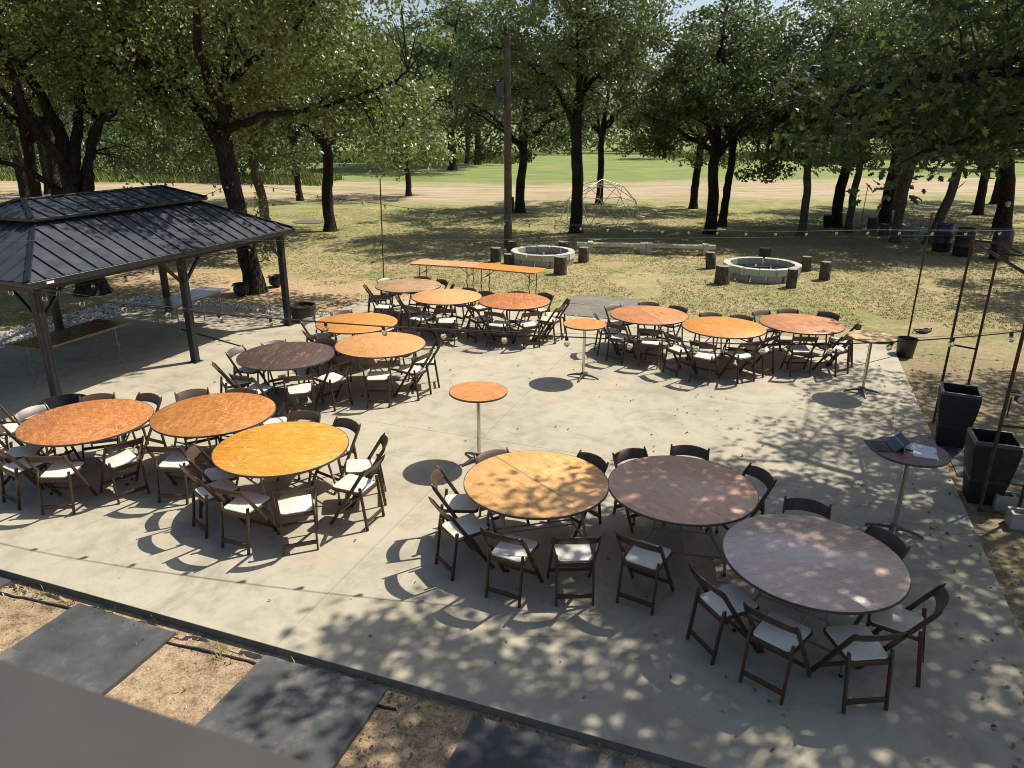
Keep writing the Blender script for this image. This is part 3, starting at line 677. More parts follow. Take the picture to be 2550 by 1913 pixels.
def gen_tree(name, seed, trunk, trunk_r, limbs, lobes, n_clump, lpc, leaf, lobed=False, clump_r=0.55, leafmat='leaf', barkmat='bark', twigs=True, nsub=3):
    """trunk: list of points; limbs: list of (points, r0, r1); lobes: (cx,cy,cz,rx,ry,rz). returns trunk mesh, crown mesh"""
    rg = np.random.default_rng(seed); mb = MB()
    tp, tr = smooth_path(trunk, trunk_r, 5, 0.012, rg)
    # flared, slightly lumpy foot
    tr = [r*(1+0.55*math.exp(-(p[2]-tp[0][2])/0.22)) * (1+rg.uniform(-.05, .05)) for p, r in zip(tp, tr)]
    mb.tube(tp, tr, 12)
    nodes = []; 
    for pts, r0, r1 in limbs:
        n = len(pts); lp, lr = smooth_path(pts, [r0+(r1-r0)*(i/(n-1))**0.8 for i in range(n)], 5, 0.03, rg)
        mb.tube(lp, lr, 8)
        k0 = int(len(lp)*0.35)
        nodes += [(p, r) for p, r in zip(lp[k0:], lr[k0:])]
        for s in range(nsub):
            j = int(rg.uniform(0.35, 0.9)*(len(lp)-1)); d = lp[min(j+1, len(lp)-1)]-lp[j-1]; d /= np.linalg.norm(d)+1e-6
            side = np.cross(d, [0, 0, 1]); side /= np.linalg.norm(side)+1e-6
            ln = rg.uniform(0.9, 1.9); dd = d*0.6+side*rg.choice([-1, 1])*rg.uniform(.5, 1.1)+np.array([0, 0, rg.uniform(-.15, .6)]); dd /= np.linalg.norm(dd)
            q = [lp[j], lp[j]+dd*ln*.5+rg.normal(0, .08, 3), lp[j]+dd*ln+np.array([0, 0, rg.uniform(-.25, .15)])]
            sp, sr = smooth_path(q, [lr[j]*.6, lr[j]*.4, .012], 4, 0.03, rg); mb.tube(sp, sr, 6)
            nodes += [(p, r) for p, r in zip(sp[2:], sr[2:])]
    NP = np.array([p for p, r in nodes]); NR = np.array([r for p, r in nodes])
    vol = np.array([l[3]*l[4]*l[5] for l in lobes]); vol = vol**0.8; vol /= vol.sum()
    C = []
    for k in rg.choice(len(lobes), n_clump, p=vol):
        cx, cy, cz, rx, ry, rz = lobes[k]
        d = rg.normal(0, 1, 3); d /= np.linalg.norm(d); rad = rg.uniform(0.12, 1)**0.42*rg.uniform(0.86, 1.1)
        C.append((cx+d[0]*rx*rad, cy+d[1]*ry*rad, cz+d[2]*rz*rad))
    C = np.array(C)
    if twigs:
        for c in C:
            i = int(np.argmin(((NP-c)**2).sum(1))); a = NP[i]; dist = np.linalg.norm(c-a)
            if dist < 0.15: continue
            mid = (a+c)/2+rg.normal(0, .06*dist, 3)+np.array([0, 0, .08*dist])
            r0 = min(NR[i]*.7, 0.012+0.010*dist)
            mb.tube([a, mid, c], [r0, r0*.6, .005], 4, False)
    P = []; 
    for c in C:
        m = int(lpc*rg.uniform(.55, 1.45)); s = clump_r*rg.uniform(.7, 1.3)
        g = rg.normal(0, 1, (m, 3)); g /= np.maximum(1, np.linalg.norm(g, axis=1)/1.7)[:, None]
        P.append(c+g*np.array([s, s, s*.62])*0.62)
    P = np.concatenate(P)
    V, F = leaf_arrays(P, leaf, rg, 0.45, lobed)
    tm = mb.mesh(name+'_trunk', barkmat, 50)
    return tm, mesh_np(name+'_crown', V, F, leafmat)
def place_tree(name, label, meshes, loc, rz=0.0, sc=1.0, tilt=(0, 0), group=None):
    t = thing(name, label, 'tree', loc, 0, group)
    t.rotation_euler = (tilt[0], tilt[1], rz); t.scale = (sc, sc, sc) if not isinstance(sc, tuple) else sc
    ob('trunk', meshes[0], t); c = ob('crown', meshes[1], t); c['kind'] = 'stuff'
    return t
def auto_limbs(rg, top, n, reach, rise, r0):
    L = []
    for i in range(n):
        a = 2*PI*(i+rg.uniform(-.25, .25))/n; s = np.array([0, 0, top*rg.uniform(.82, 1.0)])
        d = np.array([math.cos(a), math.sin(a), 0]); ln = reach*rg.uniform(.7, 1.05); up_ = rise*rg.uniform(.5, 1.1)
        bend = np.array([-d[1], d[0], 0])*rg.uniform(-.5, .5)
        pts = [s, s+d*ln*.25+[0, 0, up_*.35], s+d*ln*.6+bend*.6+[0, 0, up_*.7], s+d*ln+bend+[0, 0, up_]]
        L.append((pts, r0*rg.uniform(.5, .7), 0.03))
    c = np.array([0, 0, top]); L.append(([c, c+[rg.uniform(-.3, .3), rg.uniform(-.3, .3), rise*.8], c+[rg.uniform(-.6, .6), rg.uniform(-.6, .6), rise*1.9]], r0*.75, .04))
    return L
def auto_lobes(rg, top, R_, H_, n=9):
    L = [(0, 0, top+H_*.72, R_*.62, R_*.62, H_*.30)]
    for i in range(n):
        a = 2*PI*(i+rg.uniform(-.35, .35))/n; r = R_*rg.uniform(.5, .8)
        L.append((math.cos(a)*r, math.sin(a)*r, top+H_*rg.uniform(.10, .62), R_*rg.uniform(.28, .46), R_*rg.uniform(.28, .46), H_*rg.uniform(.13, .26)))
    for i in range(3):
        a = rg.uniform(0, 2*PI); r = R_*rg.uniform(.55, .85)
        L.append((math.cos(a)*r, math.sin(a)*r, top-rg.uniform(.2, 1.0), R_*.22, R_*.22, H_*.09))
    return L
PROTO = []
for k, (top, Rr, Hh, r0, lm, bk) in enumerate(((3.9, 4.0, 6.0, 0.21, 'leaf', 'bark'), (4.2, 3.6, 6.4, 0.19, 'leafb', 'bark'), (3.7, 4.2, 5.8, 0.23, 'leafd', 'bark'), (4.4, 3.2, 6.2, 0.17, 'leaf', 'barkpale'))):
    rgk = np.random.default_rng(100+k)
    tr = [(0, 0, -.12), (rgk.uniform(-.06, .06), rgk.uniform(-.06, .06), top*.35), (rgk.uniform(-.14, .14), rgk.uniform(-.14, .14), top*.7), (0, 0, top)]
    lm_ = auto_limbs(rgk, top, 6, Rr*.85, 2.6, r0); lb = auto_lobes(rgk, top-.4, Rr, Hh)
    PROTO.append(gen_tree('oak', 200+k, tr, [r0*1.1, r0, r0*.92, r0*.85], lm_, lb, 250, 74, 0.15, False, 0.46, lm, bk))

TG = 'oaks standing on the lawn round the patio'
# big oak left, behind the gazebo (several stems)
x0, y0 = -11.26, 19.3
t1 = [(0, 0, -.15), (-.03, 0, .8), (-.05, 0, 1.6), (-.02, .05, 2.3)]
l1 = [([(-.05, 0, 2.0), (-.08, 0, 3.0), (-.1, .0, 4.1), (-.35, -.1, 5.0), (-.75, -.3, 6.0), (-1.2, -.6, 7.6)], .24, .05),
      ([(.02, 0, 2.9), (.2, .1, 3.7), (.42, .1, 4.5), (.62, .2, 5.5), (.7, .5, 7.0)], .19, .05),
      ([(.12, .0, 2.0), (.34, .1, 2.9), (.48, .1, 3.5), (.78, .1, 4.25), (1.35, .05, 4.58), (2.2, -.1, 4.9), (3.1, -.2, 5.3)], .17, .04),
      ([(-.05, 0, 2.4), (-.6, -.2, 2.95), (-1.5, -.3, 3.4), (-2.6, -.5, 3.7), (-3.6, -.6, 4.3)], .10, .03),
      ([(-.2, 0, 3.4), (-.6, .1, 4.0), (-1.3, .1, 4.9), (-2.0, .3, 5.6), (-2.8, .4, 6.6)], .13, .04),
      ([(0, .1, 2.6), (.2, 1.2, 4.0), (.3, 2.4, 5.4), (.6, 3.4, 6.6)], .14, .04),
      ([(0, -.1, 3.2), (-.2, -1.0, 4.6), (.2, -2.2, 6.2), (.4, -3.2, 7.2)], .13, .04)]
b1 = [(0, 0, 7.6, 4.2, 4.2, 2.6), (-3, 0, 6.0, 2.2, 2.4, 1.7), (2.4, -.5, 5.9, 2.0, 2.0, 1.5), (1.6, .4, 4.2, 1.5, 1.3, 1.2), (3.4, .6, 4.0, 1.3, 1.2, .9), (-3.2, -.4, 4.2, 1.6, 1.4, 1.1), (.3, -2.6, 7.0, 2.6, 2.0, 1.5), (.2, 2.8, 6.0, 3.0, 2.0, 2.0), (2.8, .8, 3.1, 1.4, .9, .55)]
place_tree('oak_tree', 'big many stemmed oak rising directly behind the gazebo roof', gen_tree('oak_a', 301, t1, [.38, .33, .34, .34], l1, b1, 560, 76, 0.125, False, 0.5, 'leafb', 'bark'), (x0, y0, GZ))
# oak whose trunk carries the two cauldrons at its foot
t2 = [(0, 0, -.15), (-.12, 0, 1.2), (-.28, 0, 2.6), (-.42, 0, 4.0)]
l2 = [([(-.42, 0, 3.9), (-.85, .05, 4.6), (-1.35, 0, 5.1), (-1.9, -.2, 5.6), (-2.8, -.5, 6.6), (-3.4, -.8, 7.8)], .20, .05),
      ([(-.38, 0, 4.0), (-.22, 0, 4.7), (-.18, .0, 5.4), (.1, .1, 6.4), (.3, 0, 8.2)], .18, .05),
      ([(-.30, 0, 4.15), (.2, 0, 4.35), (.9, -.1, 4.48), (1.6, -.1, 4.62), (2.3, -.2, 4.72), (3.4, -.4, 5.0), (4.4, -.5, 5.5)], .12, .03),
      ([(-.18, 0, 5.2), (.6, -.3, 5.7), (1.5, -.8, 6.1), (2.6, -1.6, 6.8)], .11, .03),
      ([(-.3, 0, 4.6), (-.2, -1.2, 5.6), (.4, -2.6, 6.8), (.9, -3.8, 7.4)], .14, .04),
      ([(-.3, 0, 4.6), (-.8, 1.2, 5.6), (-1.2, 2.6, 6.6)], .12, .04),
      ([(-1.3, 0, 5.1), (-2.2, .6, 5.2), (-3.4, .6, 5.5)], .09, .03)]
b2 = [(0, 0, 8.0, 4.4, 4.6, 2.4), (-2.6, -.2, 6.0, 2.4, 2.4, 1.6), (2.6, -1.0, 6.3, 2.7, 2.6, 1.6), (3.7, .0, 4.6, 1.7, 1.6, 1.3), (2.4, .3, 5.2, 1.8, 1.5, 1.0), (1.6, -3.0, 7.6, 2.6, 1.8, 1.5), (-.6, 2.4, 6.4, 3.2, 2.0, 1.8), (4.3, .2, 3.7, 1.1, 1.0, .8), (3.0, -3.2, 8.4, 2.6, 2.4, 1.4), (-.4, .6, 5.4, 2.0, 1.6, .9)]
place_tree('oak_tree', 'leaning forked oak with two black cauldrons at its foot', gen_tree('oak_b', 302, t2, [.27, .25, .235, .23], l2, b2, 640, 78, 0.125, False, 0.5, 'leafb', 'bark'), (-6.97, 19.5, GZ))
# forked dark oak in front of the dome
t6 = [(0, 0, -.15), (.02, 0, 1.5), (-.05, 0, 3.0), (-.12, 0, 4.2)]
l6 = [([(-.1, 0, 4.0), (-.5, 0, 4.9), (-1.3, 0, 6.0), (-2.2, 0, 6.6), (-3.4, .1, 7.2)], .16, .04), ([(-.1, 0, 4.2), (-.05, 0, 5.6), (.1, 0, 7.2), (.1, 0, 9)], .2, .05),
      ([(-.05, 0, 5.2), (.6, 0, 6.2), (1.6, -.2, 7.0), (3.0, -.3, 7.4)], .13, .04), ([(0, 0, 4.8), (.3, 1, 6), (.6, 2.4, 7)], .12, .04), ([(0, 0, 5.0), (-.2, -1.2, 6.4), (-.4, -2.6, 7.6)], .12, .04),
      ([(-1.3, 0, 6.0), (-2.0, .2, 5.7), (-3.2, .3, 5.6)], .07, .02)]
b6 = [(0, 0, 8.6, 4.4, 4.2, 2.6), (-2.6, 0, 6.6, 2.4, 2.4, 1.5), (2.6, 0, 6.9, 2.4, 2.4, 1.6), (0, -2.2, 7.8, 3, 2, 1.6), (.4, 0, 5.9, 2.4, 1.8, 1.1), (-3.6, 0, 5.6, 1.6, 1.6, 1.0), (2.4, .5, 5.2, 1.3, 1.2, .9), (0, 2, 6.6, 3, 1.8, 1.6)]
place_tree('oak_tree', 'tall dark forked oak standing in front of the white dome frame', gen_tree('oak_c', 303, t6, [.27, .24, .225, .22], l6, b6, 420, 74, 0.15, False, 0.50, 'leaf', 'bark'), (2.67, 31.4, GZ))

# foreground oak to the right: big lobed leaves hang into view, the rest shades the patio
XA, YA = 10.8, 9.4
def relA(L): return [(x-XA, y-YA, z, *r) for x, y, z, *r in L]
tA = [(0, 0, -.15), (-.1, 0, 1.2), (-.25, 0, 2.4), (-.5, 0, 3.6)]
lA = [([(-.5, 0, 3.4), (-2.0, -.1, 4.4), (-3.7, -.1, 4.95), (-5.0, -.3, 4.95), (-6.2, -.6, 4.8), (-7.2, -.8, 4.7)], .17, .025),
      ([(-.5, 0, 3.6), (-1.4, .6, 5.0), (-2.6, 1.4, 6.2), (-3.2, 2.6, 6.8)], .16, .04), ([(-.5, 0, 3.6), (-.6, -1.0, 5.4), (-1.8, -1.6, 6.8), (-3.6, -1.6, 7.2), (-5.4, -1.5, 7.0)], .16, .04),
      ([(-.5, 0, 3.6), (.6, .5, 5.6), (1.6, 1.2, 7.4)], .16, .04), ([(-.5, 0, 3.6), (-.8, .2, 5.6), (-1.4, .2, 7.8)], .18, .05), ([(-3.7, -.1, 4.95), (-5.0, -.4, 4.5), (-6.2, -.6, 4.0)], .06, .02), ([(-2.0, -.1, 4.4), (-3.4, -.2, 4.3), (-4.8, -.4, 4.2)], .06, .02)]
bA = relA([(3.75, 8.5, 4.85, .95, .8, .6), (4.9, 8.8, 4.95, 1.3, 1.1, .75), (6.4, 9.2, 5.1, 1.6, 1.4, .9), (4.45, 8.8, 4.0, .7, .6, .42), (3.6, 8.6, 4.1, .45, .4, .36), (5.2, 8.9, 4.2, .95, .8, .42), (6.3, 9.2, 4.35, 1.0, .8, .5), (8.0, 9.4, 7.4, 3.0, 2.8, 1.3), (5.5, 9.2, 7.2, .95, 1.0, .45), (5.6, 7.9, 6.9, 1.9, 1.6, .7), (9.4, 12.0, 6.6, 1.9, 1.7, 1.0), (10.6, 14.2, 6.5, 1.8, 1.6, .8), (11.8, 11.5, 7.0, 2.8, 2.8, 1.4), (7.6, 9.4, 5.4, 1.4, 1.4, .9), (12.6, 13.4, 6.6, 2.2, 2.0, 1.2)])
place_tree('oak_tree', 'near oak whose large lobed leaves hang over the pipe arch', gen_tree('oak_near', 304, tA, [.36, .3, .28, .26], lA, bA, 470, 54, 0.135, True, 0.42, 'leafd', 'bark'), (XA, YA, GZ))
tB = [(0, 0, -.15), (-.2, .2, 1.6), (-.5, .4, 3.2), (-.9, .6, 4.6)]
lB = [([(-.9, .6, 4.4), (-2.0, 1.2, 5.8), (-3.6, 2.0, 6.6), (-5.2, 2.4, 6.9), (-7.0, 2.6, 7.2)], .2, .04), ([(-.9, .6, 4.6), (-1.5, 2.0, 6.2), (-2.2, 3.6, 7.0), (-3.0, 5.2, 7.4)], .17, .04),
      ([(-.9, .6, 4.6), (-2.2, .2, 6.0), (-4.0, -.4, 7.0), (-6.0, -.8, 7.4)], .17, .04), ([(-.9, .6, 4.6), (-.4, 1.4, 6.6), (0, 2.4, 8.2)], .15, .05), ([(-.9, .6, 4.6), (-1.6, .6, 6.8), (-2.4, .6, 8.6)], .16, .05)]
bB = [(-3.0, 2.0, 8.2, 3.6, 3.4, 1.3), (-5.6, 2.4, 7.4, 2.0, 1.9, .9), (-6.9, 2.2, 7.5, 1.3, 1.3, .7), (-3.6, 4.6, 7.9, 2.2, 1.8, .9), (-5.4, -.6, 7.7, 2.0, 1.8, .8), (-1.0, 3.2, 8.0, 2.4, 2.4, 1.1), (-2.4, -.4, 7.4, 2.2, 1.8, 1.0), (-4.4, .8, 7.9, 2.6, 2.0, .9), (-6.3, 3.5, 7.4, 1.7, 1.4, .7), (-3.6, -2.4, 7.6, 2.4, 1.6, .8)]
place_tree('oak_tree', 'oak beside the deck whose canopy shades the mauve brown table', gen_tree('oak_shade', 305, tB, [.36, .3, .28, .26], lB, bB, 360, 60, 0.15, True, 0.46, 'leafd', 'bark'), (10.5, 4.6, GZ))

# the other lawn oaks, one by one
P_ = PROTO
for (x, y, k, rz, sc, tilt, lab) in (
    (-8.77, 26.4, 3, 1.0, 0.95, (0, -.03), 'pale barked oak just behind the leaning forked oak'),
    (-7.73, 31.4, 0, 2.2, 1.05, (0, .03), 'dark slender oak beside the round ground cover plate'),
    (0.38, 38.8, 2, 0.4, 1.0, (0, .02), 'oak just beyond the utility pole with a cut stub beside it'),
    (4.95, 43.0, 1, 1.4, 0.98, (0, .02), 'oak growing right behind the white dome frame'),
    (9.92, 41.1, 0, 3.1, 0.95, (0, -.02), 'dark oak at the track edge beyond the twin trunks'),
    (8.36, 31.3, 2, 4.0, 0.98, (0, .03), 'stouter of the twin oaks behind the block and timber bench'),
    (9.50, 33.7, 1, 5.2, 0.92, (0, .04), 'slimmer of the twin oaks behind the block and timber bench'),
    (11.93, 30.6, 3, 0.9, 0.92, (0, .03), 'pale scarred oak with a brown dead patch in its leaves'),
    (14.65, 33.6, 0, 2.0, 1.05, (0, .03), 'dark oak with a black basket at its foot'),
    (14.50, 32.0, 3, 3.0, 0.88, (0, .02), 'pale slim oak beside the oak with the black basket'),
    (17.09, 34.2, 2, 1.1, 1.08, (0, .06), 'thick dark oak between log stumps and the far fire pit'),
    (15.05, 29.0, 3, 4.4, 1.0, (0, .05), 'pale oak standing just before the far fire pit'),
    (16.27, 28.8, 3, 0.2, 1.0, (0, .26), 'strongly leaning pale oak beside the black drums'),
    (21.63, 32.8, 2, 2.6, 1.35, (0, .1), 'stout forked oak behind the drum with a lantern hook')):
    tr_ = place_tree('oak_tree', lab, P_[k], (x, y, GZ), 0 if abs(tilt[1]) > .2 else rz, sc, tilt, TG)
    if lab.startswith('pale scarred'): SCARRED = tr_
OFF = 'shade oaks at the sides of the lawn'
for x, y, k, rz, sc in ((26.5, 27, 0, 1.0, 1.15), (24, 38.5, 1, 2.0, 1.1), (29, 45, 2, 0.3, 1.1), (19.5, 20.5, 1, 5.0, 1.05), (21, 41, 3, .3, 1.1)):
    place_tree('oak_tree', 'one of the oaks filling the ground beyond the black drums', P_[k], (x, y, GZ), rz, sc, (0, 0), OFF)
for x, y, k, rz, sc in ((-26.0, 40, 0, .6, 1.25), (-20, 33, 2, 2.2, 1.15), (-15.8, 25, 1, 4.1, 1.0), (-29, 47, 1, 1.1, 1.2), (-17.2, 17.5, 0, 1.9, 1.1)):
    place_tree('oak_tree', 'one of the oaks at the woodland side behind the gazebo', P_[k], (x, y, GZ), rz, sc, (0, 0), 'oaks on the woodland side')
FG = 'small oaks scattered over the far field'
rgf = np.random.default_rng(9)
far = [(-6.6, 47.5), (-12.5, 44.0), (-17.2, 59.8), (-11.98, 76.6), (-11.2, 76.5), (-10.3, 85.8), (-5.9, 73.5), (-5.1, 85.4), (-3.9, 83.8), (32.5, 102), (34.5, 104), (43.6, 83), (56, 103), (60.6, 109), (49.7, 81), (51, 82), (27, 98), (66, 96), (20, 101), (38, 108)]
for i, (x, y) in enumerate(far):
    place_tree('oak_tree', 'small oak standing far out on the green field', P_[i % 4], (x, y, GZ), rgf.uniform(0, 6), (1.65 if (x, y) in ((-5.9, 73.5), (-5.1, 85.4), (-3.9, 83.8)) else 1.3 if y > 70 and x < -9 else rgf.uniform(.75, 1.0)), (0, 0), FG)

# far woodland, brush and meadow grass: masses nobody could count
def woodland(name, label, spots, seed, leaf, per, mat='leaffar'):
    rg = np.random.default_rng(seed); P = []
    for (x, y, w, h, z0) in spots:
        m = int(per*w*h/20)
        d = rg.normal(0, 1, (m, 3)); d /= np.linalg.norm(d, axis=1)[:, None]; rad = rg.uniform(.2, 1, m)**.4
        nz = 1+.35*np.sin(d[:, 0]*5+x)*np.sin(d[:, 2]*6+y)
        P.append(np.stack([x+d[:, 0]*w*rad*nz, y+d[:, 1]*w*.6*rad, z0+h/2+d[:, 2]*h/2*rad*nz], 1))
    P = np.concatenate(P); P = P[P[:, 2] > GZ]
    V, F = leaf_arrays(P, leaf, rg, .3); o = ob(name, mesh_np(name, V, F, mat)); tag(o, label, None, None, 'stuff'); return o
rgw = np.random.default_rng(77); sp = []
for x in np.arange(-150, 190, 3.4):
    if -12.5 < x < -5.5: continue
    y = 118+rgw.uniform(-4, 6)+abs(x)*.05; h = rgw.uniform(5.5, 9.5)
    sp.append((x, y, rgw.uniform(2.6, 4.0), h, 0)); sp.append((x+1.5, y-3, 2.6, h*.45, 0))
    if rgw.uniform() < .5: sp.append((x, y+9, 4, h+2, 1))
for x in np.arange(-16, -2, 2.4): sp.append((x, 119+rgw.uniform(-2, 2), 1.8, rgw.uniform(1.8, 2.6), 0))
woodland('woodland', 'dense dark woodland along the far side of the field', sp, 78, 0.55, 300)
sp = []
for i in range(46):
    x = rgw.uniform(-62, -17); y = 62+rgw.uniform(-3, 16)-(x+17)*.12; sp.append((x, y, rgw.uniform(2, 3.4), rgw.uniform(3.5, 9), 0))
for i in range(30):
    x = rgw.uniform(-45, -16); y = 60+rgw.uniform(-4, 2)-(x+17)*.15; sp.append((x, y, rgw.uniform(1.2, 2.2), rgw.uniform(1.4, 3.2), 0))
woodland('brush', 'green brush and saplings behind the gazebo along the track', sp, 79, 0.34, 520, 'leaffar')
rgm = np.random.default_rng(80)
mx = np.concatenate([rgm.uniform(-40, 0, 9000), rgm.uniform(20, 110, 6000)]); my = np.concatenate([rgm.uniform(86, 112, 9000), rgm.uniform(100, 116, 6000)])
ex = rgm.uniform(-48, -14, 5000); ey = 57+rgm.uniform(-2, 4, 5000)-(ex+17)*.13
mp = np.stack([np.concatenate([mx, ex]), np.concatenate([my, ey]), np.full(20000, GZ)], 1)
def tall_grass():
    rg = np.random.default_rng(81); n = len(mp); a = rg.uniform(0, 2*PI, n*3); P = np.repeat(mp, 3, 0)+np.concatenate([rg.normal(0, .3, (n*3, 2)), np.zeros((n*3, 1))], 1)
    h = rg.uniform(.25, .8, n*3); w = .05; d = np.stack([np.cos(a), np.sin(a)], 1)
    A = P.copy(); B = P.copy(); T = P.copy(); A[:, :2] -= d*w; B[:, :2] += d*w; T[:, 0] += d[:, 1]*h*.4; T[:, 2] += h
    V = np.stack([A, B, T], 1).reshape(-1, 3)
    tag(ob('meadow_grass', mesh_np('meadow_grass', V, np.arange(len(V)).reshape(-1, 3), 'tallgrass')), 'tall unmown grass at the far edges of the field', None, None, 'stuff')
tall_grass()
# leafy shoots on the trunk of the forked oak and bare dead branches
rgd = np.random.default_rng(90)
C = np.concatenate([rgd.normal((0.3, -.1, 1.5), (.10, .12, .25), (90, 3)), rgd.normal((.42, -.1, 2.2), (.12, .12, .3), (90, 3)), rgd.normal((.5, -.1, 1.1), (.16, .12, .16), (70, 3))])
V, F = leaf_arrays(C, 0.10, rgd, .4)
mbs = MB()
for e in ((.3, -.1, 1.7), (.42, -.1, 2.4), (.5, -.1, 1.1)): mbs.tube([(.0, 0, .8), (e[0]*.6, e[1], e[2]*.8), e], [.02, .012, .005], 5)
sh = thing('leafy_shoots', 'tuft of young leafy shoots sprouting at the forked oak trunk', 'shoots', (-6.95, 19.4, GZ))
ob('stem', mbs.mesh('stem', 'bark', 60), sh); lv = ob('leaves', mesh_np('shoot_leaves', V, F, 'leafb'), sh); lv['kind'] = 'stuff'
mbd = MB()
for i in range(38):
    p = np.array([rgd.uniform(-.5, .5), rgd.uniform(-.4, .4), rgd.uniform(-.2, .8)]); d = np.array([rgd.uniform(-1, .3), rgd.uniform(-.4, .4), rgd.uniform(-.8, .9)]); d /= np.linalg.norm(d); ln = rgd.uniform(.5, 1.5)
    q = [p, p+d*ln*.5+rgd.normal(0, .08, 3), p+d*ln+rgd.normal(0, .15, 3)]
    mbd.tube(q, [.014, .009, .004], 4, False)
mbd.tube([(2.2, .3, -.8), (1.0, 0, -.2), (0, 0, .2), (-1.0, 0, .8)], [.045, .035, .025, .01], 6)
db = ob('dead_branch', mbd.mesh('dead_branch', 'deadtwig', 60), SCARRED, (10.3, 28.6, 5.2))
db.matrix_parent_inverse = SCARRED.matrix_basis.inverted(); db['label'] = 'bare grey dead branches'

# ------------------------------------------------------------------ gazebo
gx, gy = xy(-11.84, 10.36)
gaz = thing('gazebo', 'charcoal metal hardtop gazebo with two tier ribbed roof', 'gazebo', (gx, gy, 0), UVA)
HU, HV = 1.70, 2.875           # post half spacing along u (width) and v (length)
def gpart(name, mb, mat='gazebo', parent=gaz, smooth=None, bevel=0.004):
    return ob(name, mb.mesh(name, mat, smooth, bevel, 1), parent)
ZE = 2.06
for su in (1, -1):
    for sv in (-1, 0, 1):
        m = MB(); cx, cy = su*HU, sv*HV
        m.box((cx, cy, ZE/2-.02), (.115, .115, ZE-.04))
        for k in (-1, 1):
            m.box((cx+k*.030, cy, ZE/2), (.028, .121, ZE-.2)); m.box((cx, cy+k*.030, ZE/2), (.121, .028, ZE-.2))
        p = gpart('post', m, 'gazebo', gaz, None, 0.0)
        ob('foot_plate', MB().box((cx, cy, .006), (.21, .21, .012)).mesh('foot_plate', 'gazebo', None, .003, 1), p)
        for dv in ((1,) if sv == -1 else (-1,) if sv == 1 else (-1, 1)):
            gpart('knee_brace', MB().bar((cx, cy+dv*.06, ZE-.52), (cx, cy+dv*.50, ZE-.09), .05, .05))
        if sv != 0: gpart('knee_brace', MB().bar((cx-su*.06, cy, ZE-.52), (cx-su*.50, cy, ZE-.09), .05, .05, (0, 1, 0)))
EU, EV = HU+.20, HV+.22
for su in (1, -1):
    gpart('beam', MB().box((su*HU, 0, ZE-.06), (.09, 2*HV+.1, .12)))
    gpart('gutter', MB().box((su*EU, 0, ZE+.02), (.07, 2*EV+.07, .09)))
for sv in (1, -1):
    gpart('beam', MB().box((0, sv*HV, ZE-.062), (2*HU-.1, .09, .12)))
    gpart('gutter', MB().box((0, sv*EV, ZE+.018), (2*EU-.075, .07, .09)))
ob('maker_plate', MB().box((EU+.037, -EV+.32, ZE+.02), (.004, .12, .035)).mesh('maker_plate', 'white'), gaz)
def roof_face(P0, P1, Q0, Q1, sp, rib=.028):
    P0, P1, Q0, Q1 = (Vector(p) for p in (P0, P1, Q0, Q1))
    e = (P1-P0); L = e.length; e.normalize(); up_ = (Q0-P0) - e*(Q0-P0).dot(e); T = up_.length; up_.normalize(); nrm = e.cross(up_)
    a = (Q0-P0).dot(e); b = (P1-Q1).dot(e)
    tm = lambda s: max(0.0, min(T, s*T/a if a > 1e-6 else T, (L-s)*T/b if b > 1e-6 else T))
    n = max(2, round(L/sp)); w = L/n
    for i in range(n):
        s0, s1 = i*w, (i+1)*w
        ss = sorted([s0, s1]+[s for s in (a, L-b) if s0+1e-4 < s < s1-1e-4])
        poly = [(s0, 0), (s1, 0)]+[(s, tm(s)) for s in reversed(ss)]
        pl = []
        for q in poly:
            if not pl or (abs(q[0]-pl[-1][0])+abs(q[1]-pl[-1][1]) > 1e-4): pl.append(q)
        if abs(pl[0][0]-pl[-1][0])+abs(pl[0][1]-pl[-1][1]) < 1e-4: pl.pop()
        if len(pl) < 3: continue
        V = [P0+e*s+up_*t for s, t in pl]; k = len(V); V2 = [v-nrm*.008 for v in V]
        m = MB(); m.add(V+V2, [tuple(range(k)), tuple(range(2*k-1, k-1, -1))]+[((j+1) % k, j, k+j, k+(j+1) % k) for j in range(k)])
        t0 = tm(s0)
        if t0 > .06 and i > 0:
            A = P0+e*s0+up_*.005+nrm*.011; B = P0+e*s0+up_*(t0-.02)+nrm*.011
            m.bar(A, B, rib, .030, e)
        ob('roof_panel', m.mesh('roof_panel', 'roof'), gaz)
def hip_roof(eu, ev, z0, ru, rv, z1, sp, cap=True):
    """eaves half sizes eu, ev at z0; top half sizes ru, rv at z1"""
    c = [(-eu, -ev, z0), (eu, -ev, z0), (eu, ev, z0), (-eu, ev, z0)]; t = [(-ru, -rv, z1), (ru, -rv, z1), (ru, rv, z1), (-ru, rv, z1)]
    for i in range(4):
        j = (i+1) % 4; roof_face(c[i], c[j], t[i], t[j], sp)
        gpart('hip_cap', MB().bar(Vector(c[i])+Vector((0, 0, .02)), Vector(t[i])+Vector((0, 0, .02)), .085, .022), 'gazebo', gaz, None, 0.003)
hip_roof(EU, EV, ZE+.07, 0.58, 1.80, 2.76, 0.30)
for su in (1, -1): gpart('vent_curb', MB().box((su*.52, 0, 2.79), (.03, 3.4, .10)))
for sv in (1, -1): gpart('vent_curb', MB().box((0, sv*1.72, 2.79), (1.0, .03, .10)))
hip_roof(0.72, 1.93, 2.83, 0.02, 1.48, 3.06, 0.30)
for su in (1, -1): gpart('upper_fascia', MB().box((su*.72, 0, 2.81), (.03, 3.89, .05)))
for sv in (1, -1): gpart('upper_fascia', MB().box((0, sv*1.93, 2.809), (1.41, .03, .05)))
gpart('ridge_cap', MB().box((0, 0, 3.075), (.11, 3.0, .025)))

